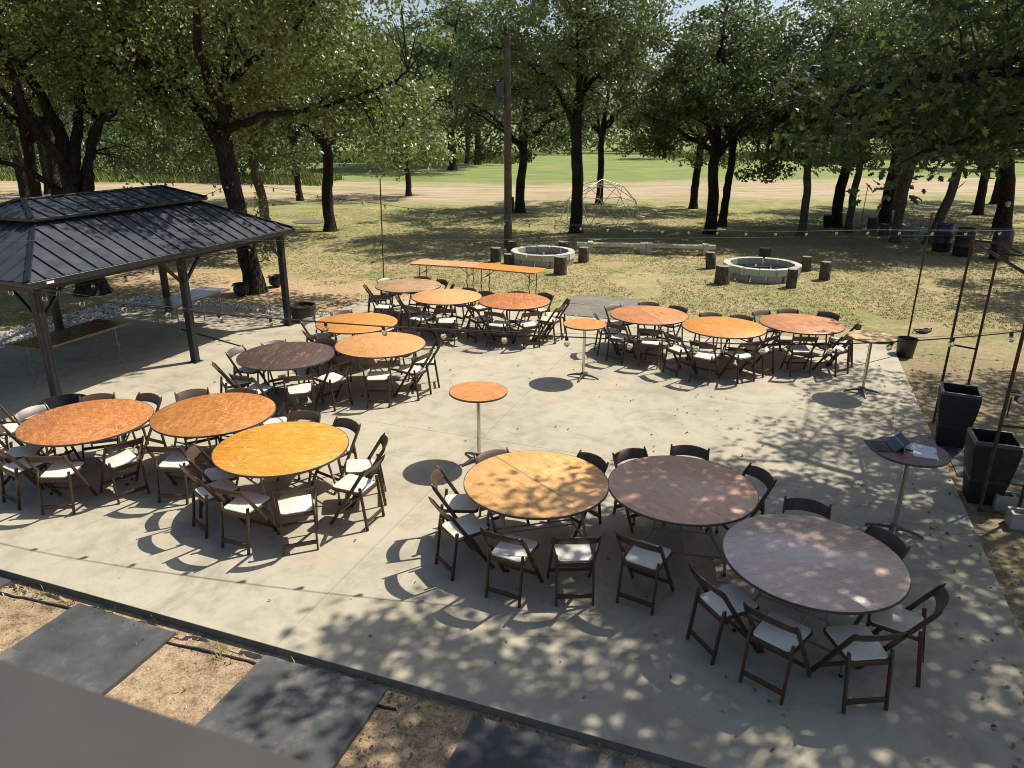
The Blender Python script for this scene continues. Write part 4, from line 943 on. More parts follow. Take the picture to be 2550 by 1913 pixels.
# ------------------------------------------------------------------ tables
def fold_legs(root, wx, off, mat, bar_low=True, h=0.72):
    """two wishbone leg frames at x = +-off, tubes at y = +-wx"""
    for sx in (-1, 1):
        x = sx*off
        for sy in (-1, 1):
            pth = [(x, sy*wx*.55, h), (x, sy*wx*.60, h-.22), (x, sy*wx*.66, h-.30), (x+sx*.0, sy*wx*.98, .16), (x, sy*wx, .05), (x, sy*wx, 0.0)]
            lg = ob('leg', MB().tube(pth, .0145, 8).mesh('leg', mat, 60), root)
            ob('foot_cap', MB().tube([(x, sy*wx, .028), (x, sy*wx, 0.001)], .018, 8).mesh('foot_cap', 'black', 60), lg)
        ob('leg_crossbar', MB().tube([(x, -wx*.62, h-.26), (x, wx*.62, h-.26)], .011, 6).mesh('leg_crossbar', mat, 60), root)
        ob('leg_crossbar', MB().tube([(x, -wx*.93, .20), (x, wx*.93, .20)], .011, 6).mesh('leg_crossbar', mat, 60), root)
        ob('leg_brace', MB().tube([(x, 0, h-.26), (x-sx*off*.75, 0, h-.01)], .010, 6).mesh('leg_brace', mat, 60), root)
    if bar_low:
        for sy in (-1, 1): ob('floor_stretcher', MB().tube([(-off, sy*.05, .20), (off, sy*.05, .20)], .010, 6).mesh('floor_stretcher', mat, 60), root)
TR = 0.762
top_me = {}
def round_top_mesh(name, mat, r=TR, z0=.725, z1=.745):
    return MB().lathe([(r-.01, z0), (r-.004, z0+.003), (r-.004, z1-.003), (r-.008, z1)], 72).mesh(name, mat, 40)
edge_me = MB().lathe([(TR-.003, .722), (TR+.002, .724), (TR+.002, .742), (TR-.004, .7445)], 72).mesh('edge_band', 'edge', 40)
edge_me.polygons  # open ring; end discs removed below
def ring_mesh(name, r_in, r_out, z0, z1, mat, n=72):
    V = []; F = []
    for r, z in ((r_in, z0), (r_out, z0), (r_out, z1), (r_in, z1)):
        for k in range(n): V.append((r*math.cos(2*PI*k/n), r*math.sin(2*PI*k/n), z))
    for i in range(4):
        for k in range(n):
            F.append((i*n+k, i*n+(k+1) % n, ((i+1) % 4)*n+(k+1) % n, ((i+1) % 4)*n+k))
    return MB().add(V, F).mesh(name, mat, 40)
edge_me = ring_mesh('edge_band', TR-.006, TR+.003, .721, .7435, 'edge')
TB = [  # x, y, rot, label, short name, material args, steel
 (-5.35, 8.50, .3, 'rust orange round table covered in white scrapes next to the black tub', 'tub table', dict(c1=(.30,.105,.030), c2=(.44,.175,.055), scr=.62, scol=(.74,.58,.42), seed=1, white=.35), 'steel'),
 (-3.85, 8.77, 1.2, 'orange brown round table with a long curved scratch loop', 'loop scratched table', dict(c1=(.31,.115,.028), c2=(.43,.185,.052), scr=.55, scol=(.78,.58,.32), seed=2), 'steel'),
 (-2.67, 7.74, .8, 'bright amber round table densely scratched all over', 'amber scratched table', dict(c1=(.47,.185,.018), c2=(.60,.275,.040), scr=.72, scol=(.86,.63,.30), seed=3), 'steel'),
 (-3.66, 11.29, .5, 'very dark worn brown round table with faded mottling', 'dark worn table', dict(c1=(.13,.07,.045), c2=(.24,.13,.07), scr=.35, scol=(.42,.25,.13), dirt=.95, dcol=(.050,.034,.032), seed=4, rough=.5), 'darksteel'),
 (-2.24, 11.93, 2.0, 'pale tan orange round table with swirled scuffs', 'swirl scuffed table', dict(c1=(.42,.19,.065), c2=(.58,.31,.125), scr=.45, scol=(.80,.58,.32), seed=5, swirl=1.4), 'steel'),
 (-2.93, 13.35, 2.6, 'orange round table nearest the half barrel', 'half barrel table', dict(c1=(.43,.165,.035), c2=(.55,.245,.065), scr=.45, scol=(.84,.60,.28), seed=6), 'steel'),
 (-2.42, 16.73, .2, 'greyish brown weathered round table near the long plywood tables', 'grey weathered table', dict(c1=(.27,.165,.085), c2=(.42,.27,.14), scr=.3, scol=(.55,.40,.24), dirt=.35, dcol=(.15,.10,.06), seed=7, rough=.5), 'darksteel'),
 (-1.43, 15.59, 1.0, 'peach coloured round table with a reddish knotty seam', 'peach table', dict(c1=(.48,.22,.085), c2=(.64,.345,.145), scr=.15, scol=(.80,.58,.34), seed=8, seam=True), 'darksteel'),
 (0.04, 15.21, .7, 'brick orange round table with pale rim and dark seam', 'brick orange table', dict(c1=(.33,.11,.035), c2=(.50,.205,.075), scr=.18, scol=(.70,.42,.22), seed=9, seam=True), 'darksteel'),
 (2.70, 14.07, 2.2, 'reddish round table with white paint scrapes', 'white scraped table', dict(c1=(.36,.145,.055), c2=(.52,.235,.095), scr=.3, scol=(.80,.70,.58), seed=10, seam=True, white=.5), 'darksteel'),
 (3.94, 13.18, .4, 'smooth plain orange round table with one fine seam', 'plain orange table', dict(c1=(.45,.185,.035), c2=(.56,.255,.058), scr=.12, scol=(.78,.52,.22), seed=11, seam=True), 'darksteel'),
 (5.49, 13.46, 1.8, 'patchy red brown round table with greyed edge', 'patchy red table', dict(c1=(.32,.12,.055), c2=(.50,.235,.105), scr=.25, scol=(.72,.48,.30), dirt=.22, dcol=(.30,.22,.14), seed=12, seam=True), 'darksteel'),
 (0.26, 6.90, .25, 'honey yellow round table half in leaf shadow', 'honey table', dict(c1=(.50,.255,.085), c2=(.66,.375,.145), scr=.06, scol=(.40,.20,.09), seed=13, seam=True), 'steel'),
 (1.77, 6.79, 1.4, 'red brown round table dappled by leaf shadow', 'dappled red brown table', dict(c1=(.60,.335,.205), c2=(.67,.39,.25), scr=.12, scol=(.50,.29,.16), seed=14, rough=.32), 'steel'),
 (2.63, 5.49, .9, 'mauve brown round table dotted with shiny screws', 'mauve table', dict(c1=(.61,.42,.325), c2=(.66,.465,.365), scr=.2, scol=(.42,.28,.22), seed=15, swirl=.8, rough=.24), 'steel'),
]
skirt_me = MB().box((0, .30, .705), (1.0, .03, .034)).mesh('skirt_rail', 'skirt', None, .003, 1)
skirt_me2 = MB().box((0, -.30, .705), (1.0, .03, .034)).mesh('skirt_rail', 'skirt', None, .003, 1)
screw_me = MB().lathe([(.0065, 0), (.0065, .0012), (.004, .0022)], 10).mesh('screw', 'chrome', 50)
protoleg = {}
for i, (x, y, rz, lab, short, ma, st) in enumerate(TB):
    t = thing('round_table', lab, 'table', (x, y, 0), rz, 'round folding banquet tables')
    ma = dict(ma); mt = m_wood_top('table_top_wood', **ma)
    ob('tabletop', round_top_mesh('tabletop', mt), t)
    ob('edge_band', edge_me, t)
    ob('skirt_rail', skirt_me, t); ob('skirt_rail', skirt_me2, t)
    fold_legs(t, .46, .42, st, True)
    if i in (12, 14):
        rr = random.Random(i)
        for k in range(22):
            a = rr.uniform(0, 2*PI); r = (.35+.38*rr.random() if k % 2 else .66)*1.0; ob('screw', screw_me, t, (r*math.cos(a), r*math.sin(a), .7448))
# long plywood tables
ply = {'a': m_wood_top('plywood_salmon', (.46, .215, .10), (.60, .31, .16), .12, (.72, .5, .32), seed=21),
       'b': m_wood_top('plywood_orange', (.48, .185, .030), (.58, .25, .050), .1, (.7, .45, .2), seed=22),
       'c': m_wood_top('plywood_dark', (.19, .10, .05), (.23, .125, .06), .1, (.3, .2, .1), seed=23, rough=.2),
       'd': m_wood_top('plywood_brown', (.13, .07, .04), (.22, .115, .06), .2, (.4, .25, .15), seed=24, rough=.18)}
def long_table(x, y, rz, lab, key, leg='darksteel', w=.76, L=1.83):
    t = thing('folding_table', lab, 'table', (x, y, 0), rz, 'long folding plywood tables')
    ob('tabletop', MB().box((0, 0, .74), (L, w, .018)).mesh('tabletop', ply[key], None, .003, 1), t)
    for sy in (-1, 1): ob('edge_band', MB().box((0, sy*(w/2-.01), .722), (L-.02, .022, .017)).mesh('edge_band', 'skirt'), t)
    for sx in (-1, 1):
        xx = sx*(L/2-.22)
        for sy in (-1, 1):
            pth = [(xx, sy*.24, .715), (xx, sy*.24, .42), (xx, sy*.27, .34), (xx, sy*.21, .16), (xx, sy*.25, .02), (xx, sy*.25, 0)]
            ob('leg', MB().tube(pth, .013, 8).mesh('leg', leg, 60), t)
        ob('leg_crossbar', MB().tube([(xx, -.24, .45), (xx, .24, .45)], .010, 6).mesh('leg_crossbar', leg, 60), t)
        ob('leg_brace', MB().tube([(xx, 0, .45), (xx-sx*.38, 0, .715)], .009, 6).mesh('leg_brace', leg, 60), t)
    return t
long_table(-1.82, 19.9, math.atan2(-.51, 1.69), 'salmon plywood folding table on the lawn, end to end with an orange one', 'a').location.z = GZ
long_table(-0.10, 19.24, math.atan2(-.75, 1.66), 'bright orange plywood folding table on the lawn before the fire pit', 'b').location.z = GZ
long_table(-7.82, 12.50, math.atan2(1.74, .58), 'dark glossy folding table under the gazebo beside its near post', 'c', 'steel')
long_table(-6.98, 15.45, math.atan2(1.80, .50), 'brown folding table reflecting sky at the far end under the gazebo', 'd', 'steel')

# cocktail tables
CT = [(1.27, 12.38, 'orange topped cocktail table beside the white scraped table', dict(c1=(.42,.175,.05), c2=(.54,.255,.085), scr=.35, scol=(.82,.6,.34), seed=31), .2),
      (5.96, 11.67, 'pale tan cocktail table near the pole bucket', dict(c1=(.50,.33,.16), c2=(.62,.44,.24), scr=.12, scol=(.7,.55,.35), seed=32), .35),
      (-0.44, 8.95, 'rust orange cocktail table alone mid patio', dict(c1=(.40,.15,.04), c2=(.52,.225,.07), scr=.45, scol=(.84,.6,.36), seed=33), 2.9),
      (4.285, 7.165, 'dark cocktail table carrying a tablet and papers', dict(c1=(.11,.062,.048), c2=(.18,.10,.07), scr=.1, scol=(.3,.2,.13), seed=34), .05)]
legc = None
for x, y, lab, ma, rz in CT:
    t = thing('cocktail_table', lab, 'table', (x, y, 0), rz, 'tall round cocktail tables')
    r = .379
    ob('tabletop', MB().lathe([(r-.006, .978), (r-.003, .980), (r-.003, .997), (r-.006, 1.0)], 56).mesh('tabletop', m_wood_top('cocktail_top_wood', **ma), 40), t)
    ob('edge_band', ring_mesh('edge_band', r-.006, r+.003, .976, .998, 'edge', 56), t)
    ob('column', MB().lathe([(.026, .05), (.026, .955)], 20).mesh('column', 'chrome', 40), t)
    ob('mounting_plate', MB().lathe([(.11, .957), (.11, .976)], 20).mesh('mounting_plate', 'black', 40), t)
    ob('hub', MB().lathe([(.055, .035), (.055, .075), (.032, .105), (.029, .11)], 20).mesh('hub', 'castleg', 40), t)
    for k in range(4):
        a = PI/4+k*PI/2+.2; d = Vector((math.cos(a), math.sin(a), 0)); s = Vector((-d.y, d.x, 0)); V = []
        for q, (rr, w, zt, zb) in enumerate(((.03, .030, .085, .045), (.14, .024, .070, .040), (.24, .018, .042, .018), (.295, .012, .018, .0))):
            V += [d*rr+s*w+Vector((0, 0, zb)), d*rr-s*w+Vector((0, 0, zb)), d*rr-s*w*.7+Vector((0, 0, zt)), d*rr+s*w*.7+Vector((0, 0, zt))]
        F = [(0, 1, 2, 3), (15, 14, 13, 12)]+[(i*4+j, (i+1)*4+j, (i+1)*4+(j+1) % 4, i*4+(j+1) % 4) for i in range(3) for j in range(4)]
        ob('foot', MB().add(V, F).mesh('foot', 'castleg', None, .004, 1), t)

# tablet, keyboard, papers, wrapper on the dark cocktail table
kbw = thing('tablet_computer', 'tablet propped on its stand with keyboard cover attached, on the dark cocktail table', 'tablet', (4.094, 7.252, 1.0), R(-97.3))
# local x along hinge (away from the patio's near side is -x), local -y to the left (keyboard), +y to the right (screen)
kb = ob('keyboard_cover', MB().box((0, -.115, .006), (.285, .215, .006)).mesh('keyboard_cover', 'kb', None, .002, 1), kbw)
kme = MB()
for r_ in range(5):
    for c_ in range(12): kme.box((-.125+c_*.0227, -.20+.02+r_*.029+.03, .0103), (.018, .021, .0022))
kk = ob('keys', kme.mesh('keys', 'key'), kb); kk['kind'] = 'stuff'
ob('trackpad', MB().box((0, -.19, .0096), (.09, .045, .001)).mesh('trackpad', 'key'), kb)
sc_ = ob('screen', MB().box((0, 0, .095), (.285, .006, .19)).mesh('screen', 'screen', None, .002, 1), kbw, (0, .005, .006), (R(-52), 0, 0))
ob('screen_case', MB().box((0, .0055, .095), (.285, .004, .19)).mesh('screen_case', 'silver', None, .001, 1), sc_)
ob('kickstand', MB().box((0, 0, -.05), (.27, .004, .10)).mesh('kickstand', 'silver', None, .001, 1), kbw, (0, .095, .082), (R(16), 0, 0))
for q, (dx, dy, a) in enumerate(((0, 0, 0), (.006, -.004, .03))):
    P = [(4.423, 7.351), (4.591, 7.215), (4.463, 6.928), (4.253, 7.014)]
    P = [(a_-.008*q, b_+.006*q) for a_, b_ in P]
    z = 1.001+.0035*q
    o = ob('paper_sheet', MB().prism(P, z, z+.002).mesh('paper_sheet', 'paper'))
    tag(o, ('printed white papers lying on the dark cocktail table', 'top white sheet with an orange corner tab on the dark cocktail table')[q], 'paper', 'papers by the tablet')
    if q == 1: ob('tab', MB().box((4.515, 7.06, 1.0075), (.03, .04, .0012), .4).mesh('tab', 'tab'), o)
rw = np.random.default_rng(4); bmw = bmesh.new(); bmesh.ops.create_icosphere(bmw, subdivisions=3, radius=.045)
for v in bmw.verts: v.co *= 1+rw.uniform(-.28, .22); v.co.z = max(v.co.z*.85, -.03)
mew = bpy.data.meshes.new('wrapper'); bmw.to_mesh(mew); bmw.free(); mew.materials.append(MAT['paper'])
tag(ob('crumpled_wrapper', mew, None, (4.30, 7.20, 1.031)), 'crumpled pale wrapper between the tablet and the papers', 'wrapper')

# ------------------------------------------------------------------ chairs
def chair_meshes():
    d = {}
    for s in (-1, 1):
        x = s*.211
        m = MB(); a = Vector((x, -.265, .775)); b = Vector((x, .235, .0)); t = (b-a).normalized(); n = Vector((0, -t.z, t.y))
        w = .021; pr = []
        N = 14
        for i in range(N+1):
            f = i/N; p = a.lerp(b, f); hw = .0195
            if f < .06: hw = .0195*math.sqrt(max(0.05, 1-((.06-f)/.06)**2))
            pr.append((p, hw))
        V = []; F = []
        for p, hw in pr:
            for xx, yy in ((-w/2, -hw), (w/2, -hw), (w/2, hw), (-w/2, hw)): V.append((p.x+xx, p.y+n.y*yy, p.z+n.z*yy))
        k = len(pr)
        F = [(3, 2, 1, 0), tuple(range(4*k-4, 4*k))]+[(i*4+j, i*4+(j+1) % 4, i*4+4+(j+1) % 4, i*4+4+j) for i in range(k-1) for j in range(4)]
        V = [(p[0], p[1], max(p[2], 0.0)) for p in V]
        d['stile', s] = m.add(V, F).mesh('side_frame', 'resin', 40, .004, 1)
        x = s*.1745
        d['rear', s] = MB().bar((x, -.225, 0.0), (x, -.158, .515), .021, .034).mesh('rear_leg', 'resin', 40, .005, 2)
    d['low'] = MB().box((0, -.214, .095), (.33, .018, .048)).mesh('rear_stretcher', 'resin', 40, .004, 1)
    d['mid'] = MB().box((0, -.166, .412), (.33, .020, .045)).mesh('rear_crossbar', 'resin', 40, .004, 1)
    d['front'] = MB().bar((-.205, .135, .155), (.205, .135, .155), .020, .034, (0, 1, 0)).mesh('front_stretcher', 'resin', 40, .004, 1)
    # curved arched back rail
    V = []; F = []; N = 12
    for i in range(N+1):
        f = -1+2*i/N; x = f*.203; yc = -.268-.032*(1-f*f)+.012; zt = .752+.022*(1-f*f); zb = .655+.016*(1-f*f)
        lean = .055
        for yo, z in ((-.008, zb), (.008, zb), (.008, zt), (-.008, zt)):
            V.append((x, yc+yo-(z-.765)*.62, z))
    F = [(0, 1, 2, 3), tuple(range(4*N+3, 4*N-1, -1))]+[(i*4+j, i*4+4+j, i*4+4+(j+1) % 4, i*4+(j+1) % 4) for i in range(N) for j in range(4)]
    d['rail'] = MB().add(V, F).mesh('back_rail', 'resin', 40, .003, 1)
    def seat(w0, w1, y0, y1, z0, z1, r, mat, nm, bev):
        P = []
        for cx, cy, a0 in ((w0-r, y0+r, -90), (w1-r, y1-r, 0), (-(w1-r), y1-r, 90), (-(w0-r), y0+r, 180)):
            for k in range(5): a = R(a0+k*22.5); P.append((cx+r*math.cos(a), cy+r*math.sin(a)))
        me = MB().prism(P, z0, z1); me.v = [(x, y, z+(y*.045)) for x, y, z in me.v]
        return me.mesh(nm, mat, 40, bev, 2)
    d['seat'] = seat(.178, .190, -.180, .222, .422, .446, .045, 'resin', 'seat_frame', .005)
    d['pad'] = seat(.164, .177, -.166, .209, .4465, .463, .04, 'pad', 'seat_pad', .007)
    return d
CM = chair_meshes()
CH = [(1, -6.05, 8.74, -23), (1, -6.66, 8.90, 0), (1, -6.05, 8.19, 14), (1, -5.79, 7.83, 59), (1, -5.25, 7.67, 93), (1, -4.72, 7.98, 138), (1, -5.06, 9.13, -114), (1, -5.59, 9.11, -70), (2, -4.33, 9.32, -59), (2, -3.8, 9.35, -93), (2, -3.19, 9.15, -147), (2, -4.01, 7.94, 85), (3, -2.72, 8.51, -100), (3, -2.2, 8.27, -125), (3, -1.75, 7.84, -170), (3, -1.75, 7.37, 159), (3, -2.3, 6.89, 110), (3, -2.84, 6.91, 68), (3, -3.29, 7.23, 44), (3, -3.4, 7.62, 14), (4, -4.34, 11.46, -18), (4, -3.91, 11.76, -52), (4, -4.35, 10.8, 32), (4, -3.91, 10.43, 68), (4, -3.31, 11.92, -115), (4, -3.24, 10.46, 107), (4, -2.86, 10.98, 142), (5, -2.15, 11.09, 94), (5, -1.64, 11.45, 151), (5, -1.5, 11.95, -171), (5, -1.95, 12.41, -109), (6, -3.28, 13.91, -62), (6, -3.68, 13.45, -15), (6, -3.43, 12.69, 43), (6, -2.53, 13.96, -120), (6, -2.06, 13.31, -169), (7, -2.9, 17.17, -44), (7, -2.26, 17.36, -106), (7, -1.85, 17.05, -138), (7, -3.14, 16.58, 12), (7, -2.84, 15.83, 81), (7, -1.62, 16.61, -177), (8, -2.23, 15.43, 11), (8, -1.92, 14.82, 53), (8, -1.35, 14.62, 89), (8, -1.14, 16.13, -133), (8, -0.71, 15.77, -124), (9, 0.08, 15.75, -98), (9, 0.57, 15.61, -134), (9, 0.93, 15.16, -179), (9, 0.77, 14.76, 152), (9, 0.31, 14.38, 113), (9, -0.27, 14.37, 66), (9, -0.66, 14.8, 32), (10, 2.21, 14.57, -57), (10, 2.83, 14.77, -96), (10, 3.23, 14.47, -136), (10, 1.89, 13.91, 3), (10, 2.09, 13.45, 50), (10, 2.61, 13.16, 69), (11, 3.06, 12.7, 31), (11, 3.41, 12.29, 54), (11, 4.04, 12.36, 112), (11, 3.9, 13.88, -97), (11, 4.4, 13.7, -112), (11, 4.5, 12.72, 131), (12, 5.11, 14.16, -67), (12, 5.6, 14.27, -90), (12, 6.14, 14.04, -137), (12, 6.23, 13.29, 161), (12, 5.21, 12.71, 87), (12, 5.88, 12.78, 121), (13, -0.1, 7.35, -59), (13, -0.56, 6.97, -3), (13, -0.49, 6.46, 33), (13, 0.02, 6.05, 64), (13, 0.59, 6.03, 93), (13, 0.73, 7.3, -140), (14, 1.45, 7.4, -66), (14, 2.0, 7.49, -106), (14, 2.47, 7.02, -160), (14, 1.28, 5.95, 58), (15, 2.85, 6.22, -113), (15, 3.22, 5.74, -160), (15, 3.21, 5.03, 148), (15, 2.73, 4.72, 96), (15, 2.16, 4.85, 46), (15, 1.84, 5.26, 23)]
CHL = {(-3.29, 7.23): 'brown folding chair of the amber scratched table, close to the loop scratched table chair', (-1.5, 11.95): 'brown folding chair on the planter side of the swirl scuffed table, seen edge on', (2.09, 13.45): 'brown folding chair of the white scraped table, beside the orange cocktail table', (0.77, 14.76): 'brown folding chair of the brick orange table, turned toward its planter and mat corner', (2.61, 13.16): 'brown folding chair of the white scraped table, beside the plain orange table'}
SIDES = ['planter side', 'planter and lawn corner', 'lawn side', 'lawn and gazebo corner', 'gazebo side', 'gazebo and mat corner', 'rubber mat side', 'mat and planter corner']
for t_, x, y, f in CH:
    tx, ty, _, _, short = TB[t_-1][:5]
    du, dv = uv(x-tx, y-ty); side = SIDES[int(round(math.degrees(math.atan2(dv, du))/45)) % 8]
    lab = 'brown folding chair on the %s of the %s' % (side, short)
    if (x, y) == (-6.66, 8.90): lab = 'brown folding chair pulled back behind another on the gazebo side of the tub table'
    lab = CHL.get((x, y), lab)
    c = thing('folding_chair', lab, 'chair', (x, y, 0), R(f-90), 'chairs of the '+short)
    for s in (-1, 1):
        ob('side_frame', CM['stile', s], c); ob('rear_leg', CM['rear', s], c)
    ob('back_rail', CM['rail'], c); ob('rear_stretcher', CM['low'], c); ob('rear_crossbar', CM['mid'], c); ob('front_stretcher', CM['front'], c)
    st_ = ob('seat', CM['seat'], c); ob('seat_pad', CM['pad'], st_)

# ------------------------------------------------------------------ planters, arch, pots
def planter(x, y, rz, lab):
    t = thing('tall_planter', lab, 'planter', (x, y, GZ), rz, 'tall tapered planters')
    H = .84; lv = [(0, .165), (.30, .200), (.58, .235), (.76, .247), (.80, .242)]
    V = []; F = []
    def ringv(h, z): return [(-h, -h, z), (h, -h, z), (h, h, z), (-h, h, z)]
    for z, h in lv: V += ringv(h, z)
    n = len(lv)
    F = [(3, 2, 1, 0)]+[(i*4+j, i*4+(j+1) % 4, i*4+4+(j+1) % 4, i*4+4+j) for i in range(n-1) for j in range(4)]
    ob('body', MB().add(V, F).mesh('body', 'planter', 30, .008, 2), t)
    V = ringv(.243, .795)+ringv(.243, H)+ringv(.212, H)+ringv(.205, .30)
    F = [(j, (j+1) % 4, 4+(j+1) % 4, 4+j) for j in range(4)]+[(4+j, 4+(j+1) % 4, 8+(j+1) % 4, 8+j) for j in range(4)]+[(8+j, 8+(j+1) % 4, 12+(j+1) % 4, 12+j) for j in range(4)]+[(12, 13, 14, 15)]
    rim = MB().add(V, F).mesh('rim', 'rimgrey', None, .006, 2)
    rim.materials.append(MAT['black'])
    for p in rim.polygons:
        c = p.center
        if c.z < .8 and max(abs(c.x), abs(c.y)) < .225: p.material_index = 1
    ob('rim', rim, t)
planter(6.36, 9.73, R(-26), 'empty tall dark planter standing behind the rubber mat')
planter(5.80, 8.05, R(-20), 'empty tall dark planter nearest the concrete blocks')
ARCH = thing('pipe_arch', 'rusted pipe arch frame with two pairs of uprights behind the planters', 'arch', (0, 0, 0))
def pipe(name, pts, r=.021, mat='rust'): return ob(name, MB().tube(pts, r*.85, 10).mesh(name, mat, 60), ARCH)
A1, A2 = (6.55, 10.50), (6.80, 10.26); B1, B2 = (5.56, 7.68), (5.93, 7.56); ZT = 2.75
for p in (A1, A2): pipe('upright', [(*p, GZ), (*p, ZT)])
for p in (B1, B2): pipe('upright', [(*p, GZ+.03), (*p, ZT)], .023)
pipe('crossbar', [(*A1, ZT), (*A2, ZT)]); pipe('crossbar', [(*A1, 1.21), (*A2, 1.21)], .017, 'darksteel'); pipe('crossbar', [(*B1, ZT), (*B2, ZT)])
pipe('top_rail', [(*A1, ZT), (*B1, ZT)], .023, 'rust'); pipe('top_rail', [(*A2, ZT), (*B2, ZT)], .023, 'rust')
pipe('crossbar', [(6.20, 9.51, ZT-.01), (6.49, 9.31, ZT-.01)], .019, 'darksteel')
pipe('crossbar', [(*B1, 1.08), (*B2, 1.08)], .017); pipe('base_bar', [(*B1, GZ+.05), (*B2, GZ+.05)], .019)
pipe('base_bar', [(*A1, GZ+.05), (*A2, GZ+.05)], .019)
for p in (A1, A2, B1, B2):
    ob('elbow', MB().lathe([(.01, -.035), (.03, -.03), (.03, .022), (.012, .032)], 12, (*p, ZT)).mesh('elbow', 'rust', 50), ARCH)
def cinder(name_lab, x, y, z, rz, rx=0.0, pale=False):
    m = MB(); L, W, H, w = .395, .195, .19, .034
    for sy in (-1, 1): m.box((0, sy*(W/2-w/2), H/2), (L, w, H))
    for xx in (-L/2+w/2, 0, L/2-w/2): m.box((xx, 0, H/2), (w-.001, W-2*w-.0, H-.001))
    o = ob('concrete_block', m.mesh('concrete_block', 'blockpale' if pale else 'block'), None, (x, y, z), (rx, 0, rz))
    return o
tag(cinder('', 6.02, 7.80, GZ, R(-18)), 'hollow concrete block behind the arch pipe, next to a taller block', 'block', 'loose blocks at the arch foot')
tag(cinder('', 5.93, 7.38, GZ, R(-16)), 'hollow concrete block in front of the arch pipe beside the near planter', 'block', 'loose blocks at the arch foot')
def bucket(name, lab, x, y, z, r0, r1, h, mat='black', group=None):
    t = thing(name, lab, 'bucket', (x, y, z), 0, group)
    ob('body', MB().lathe([(r0, 0), (r0+(r1-r0)*.5, h*.5), (r1, h), (r1+.012, h), (r1+.012, h-.025), (r1-.0, h-.026)][:3]+[(r1+.014, h-.002), (r1+.014, h+.012), (r1-.012, h+.012), (r0-.015, .06), (.001, .06)], 28).mesh('body', mat, 35), t)
    return t
bucket('plastic_bucket', 'black plastic bucket holding a tall thin pole at the patio corner', 7.85, 13.97, GZ, .15, .19, .36)
bucket('plastic_tub', 'round black plastic tub against the near gazebo post', -6.60, 10.02, .001, .24, .31, .40)
t = thing('half_barrel', 'wooden half barrel planter at the far gazebo post', 'barrel', (-4.80, 16.35, GZ))
stv = MB(); 
for k in range(20):
    a0, a1 = 2*PI*k/20+.006, 2*PI*(k+1)/20-.006; V = []
    for (r, z) in ((.235, 0), (.275, .22), (.29, .42)):
        for a in (a0, a1): V += [(r*math.cos(a), r*math.sin(a), z), ((r-.022)*math.cos(a), (r-.022)*math.sin(a), z)]
    F = [(0, 1, 3, 2), (8, 10, 11, 9)]
    for i in range(2):
        b = i*4; F += [(b, b+2, b+6, b+4), (b+1, b+5, b+7, b+3), (b, b+4, b+5, b+1), (b+2, b+3, b+7, b+6)]
    ob('stave', MB().add(V, F).mesh('stave', 'barrelwood'), t)
for z, r in ((.08, .256), (.33, .287)): ob('hoop', ring_mesh('hoop', r-.004, r+.004, z, z+.035, 'iron', 40), t)
ob('soil', MB().lathe([(.262, .34), (.001, .35)], 24).mesh('soil', 'fabric', 40), t)
def cauldron(x, y, lab, s=1.0):
    t = thing('cauldron', lab, 'pot', (x, y, GZ), 0, 'black cauldron pots under the oak')
    ob('bowl', MB().lathe([(.001, .03), (.10, .035), (.165, .08), (.20, .16), (.19, .24), (.165, .285), (.20, .31), (.205, .325), (.185, .325), (.15, .29), (.17, .22), (.001, .10)], 28).mesh('bowl', 'iron', 40), t)
    for k in range(3):
        a = k*2*PI/3+.4; ob('foot', MB().lathe([(.018, 0), (.025, .06)], 10, (.13*math.cos(a), .13*math.sin(a), 0)).mesh('foot', 'iron', 50), t)
    for s_ in (-1, 1): ob('handle', MB().tube([(s_*.185, -.04, .27), (s_*.235, -.03, .265), (s_*.24, .03, .265), (s_*.185, .04, .27)], .010, 8).mesh('handle', 'iron', 60), t)
    t.scale = (s, s, s)
cauldron(-7.16, 19.0, 'black cast cauldron on the patio side of the leaning oak', 1.05)
cauldron(-6.62, 20.2, 'black cast cauldron at the far side of the leaning oak', 1.0)
def drum(x, y, lab, liner=False, s=1.0):
    t = thing('storage_drum', lab, 'drum', (x, y, GZ), 0, 'black drums on the lawn'); h = .93*s; r = .31
    ob('shell', MB().lathe([(r-.03, 0), (r-.01, .03), (r, .10), (r, h*.32), (r+.012, h*.34), (r, h*.36), (r, h*.64), (r+.012, h*.66), (r, h*.68), (r-.01, h*.94), (r-.03, h), (r-.055, h), (r-.055, h-.05), (.001, h-.5)], 32).mesh('shell', 'drum', 40), t)
    if liner: ob('liner', MB().lathe([(r-.02, h-.03), (r+.004, h+.0), (r-.005, h+.02), (r-.07, h+.012), (r-.075, h-.2)], 32).mesh('liner', 'blueplastic', 40), t)
drum(15.75, 27.0, 'black drum with blue liner beside the leaning pale oak', True, 1.05)
drum(15.95, 26.0, 'open black drum next to the blue lined drum', False, 1.05)
drum(16.85, 25.35, 'black drum standing alone behind the pipe arch', False, 1.05)

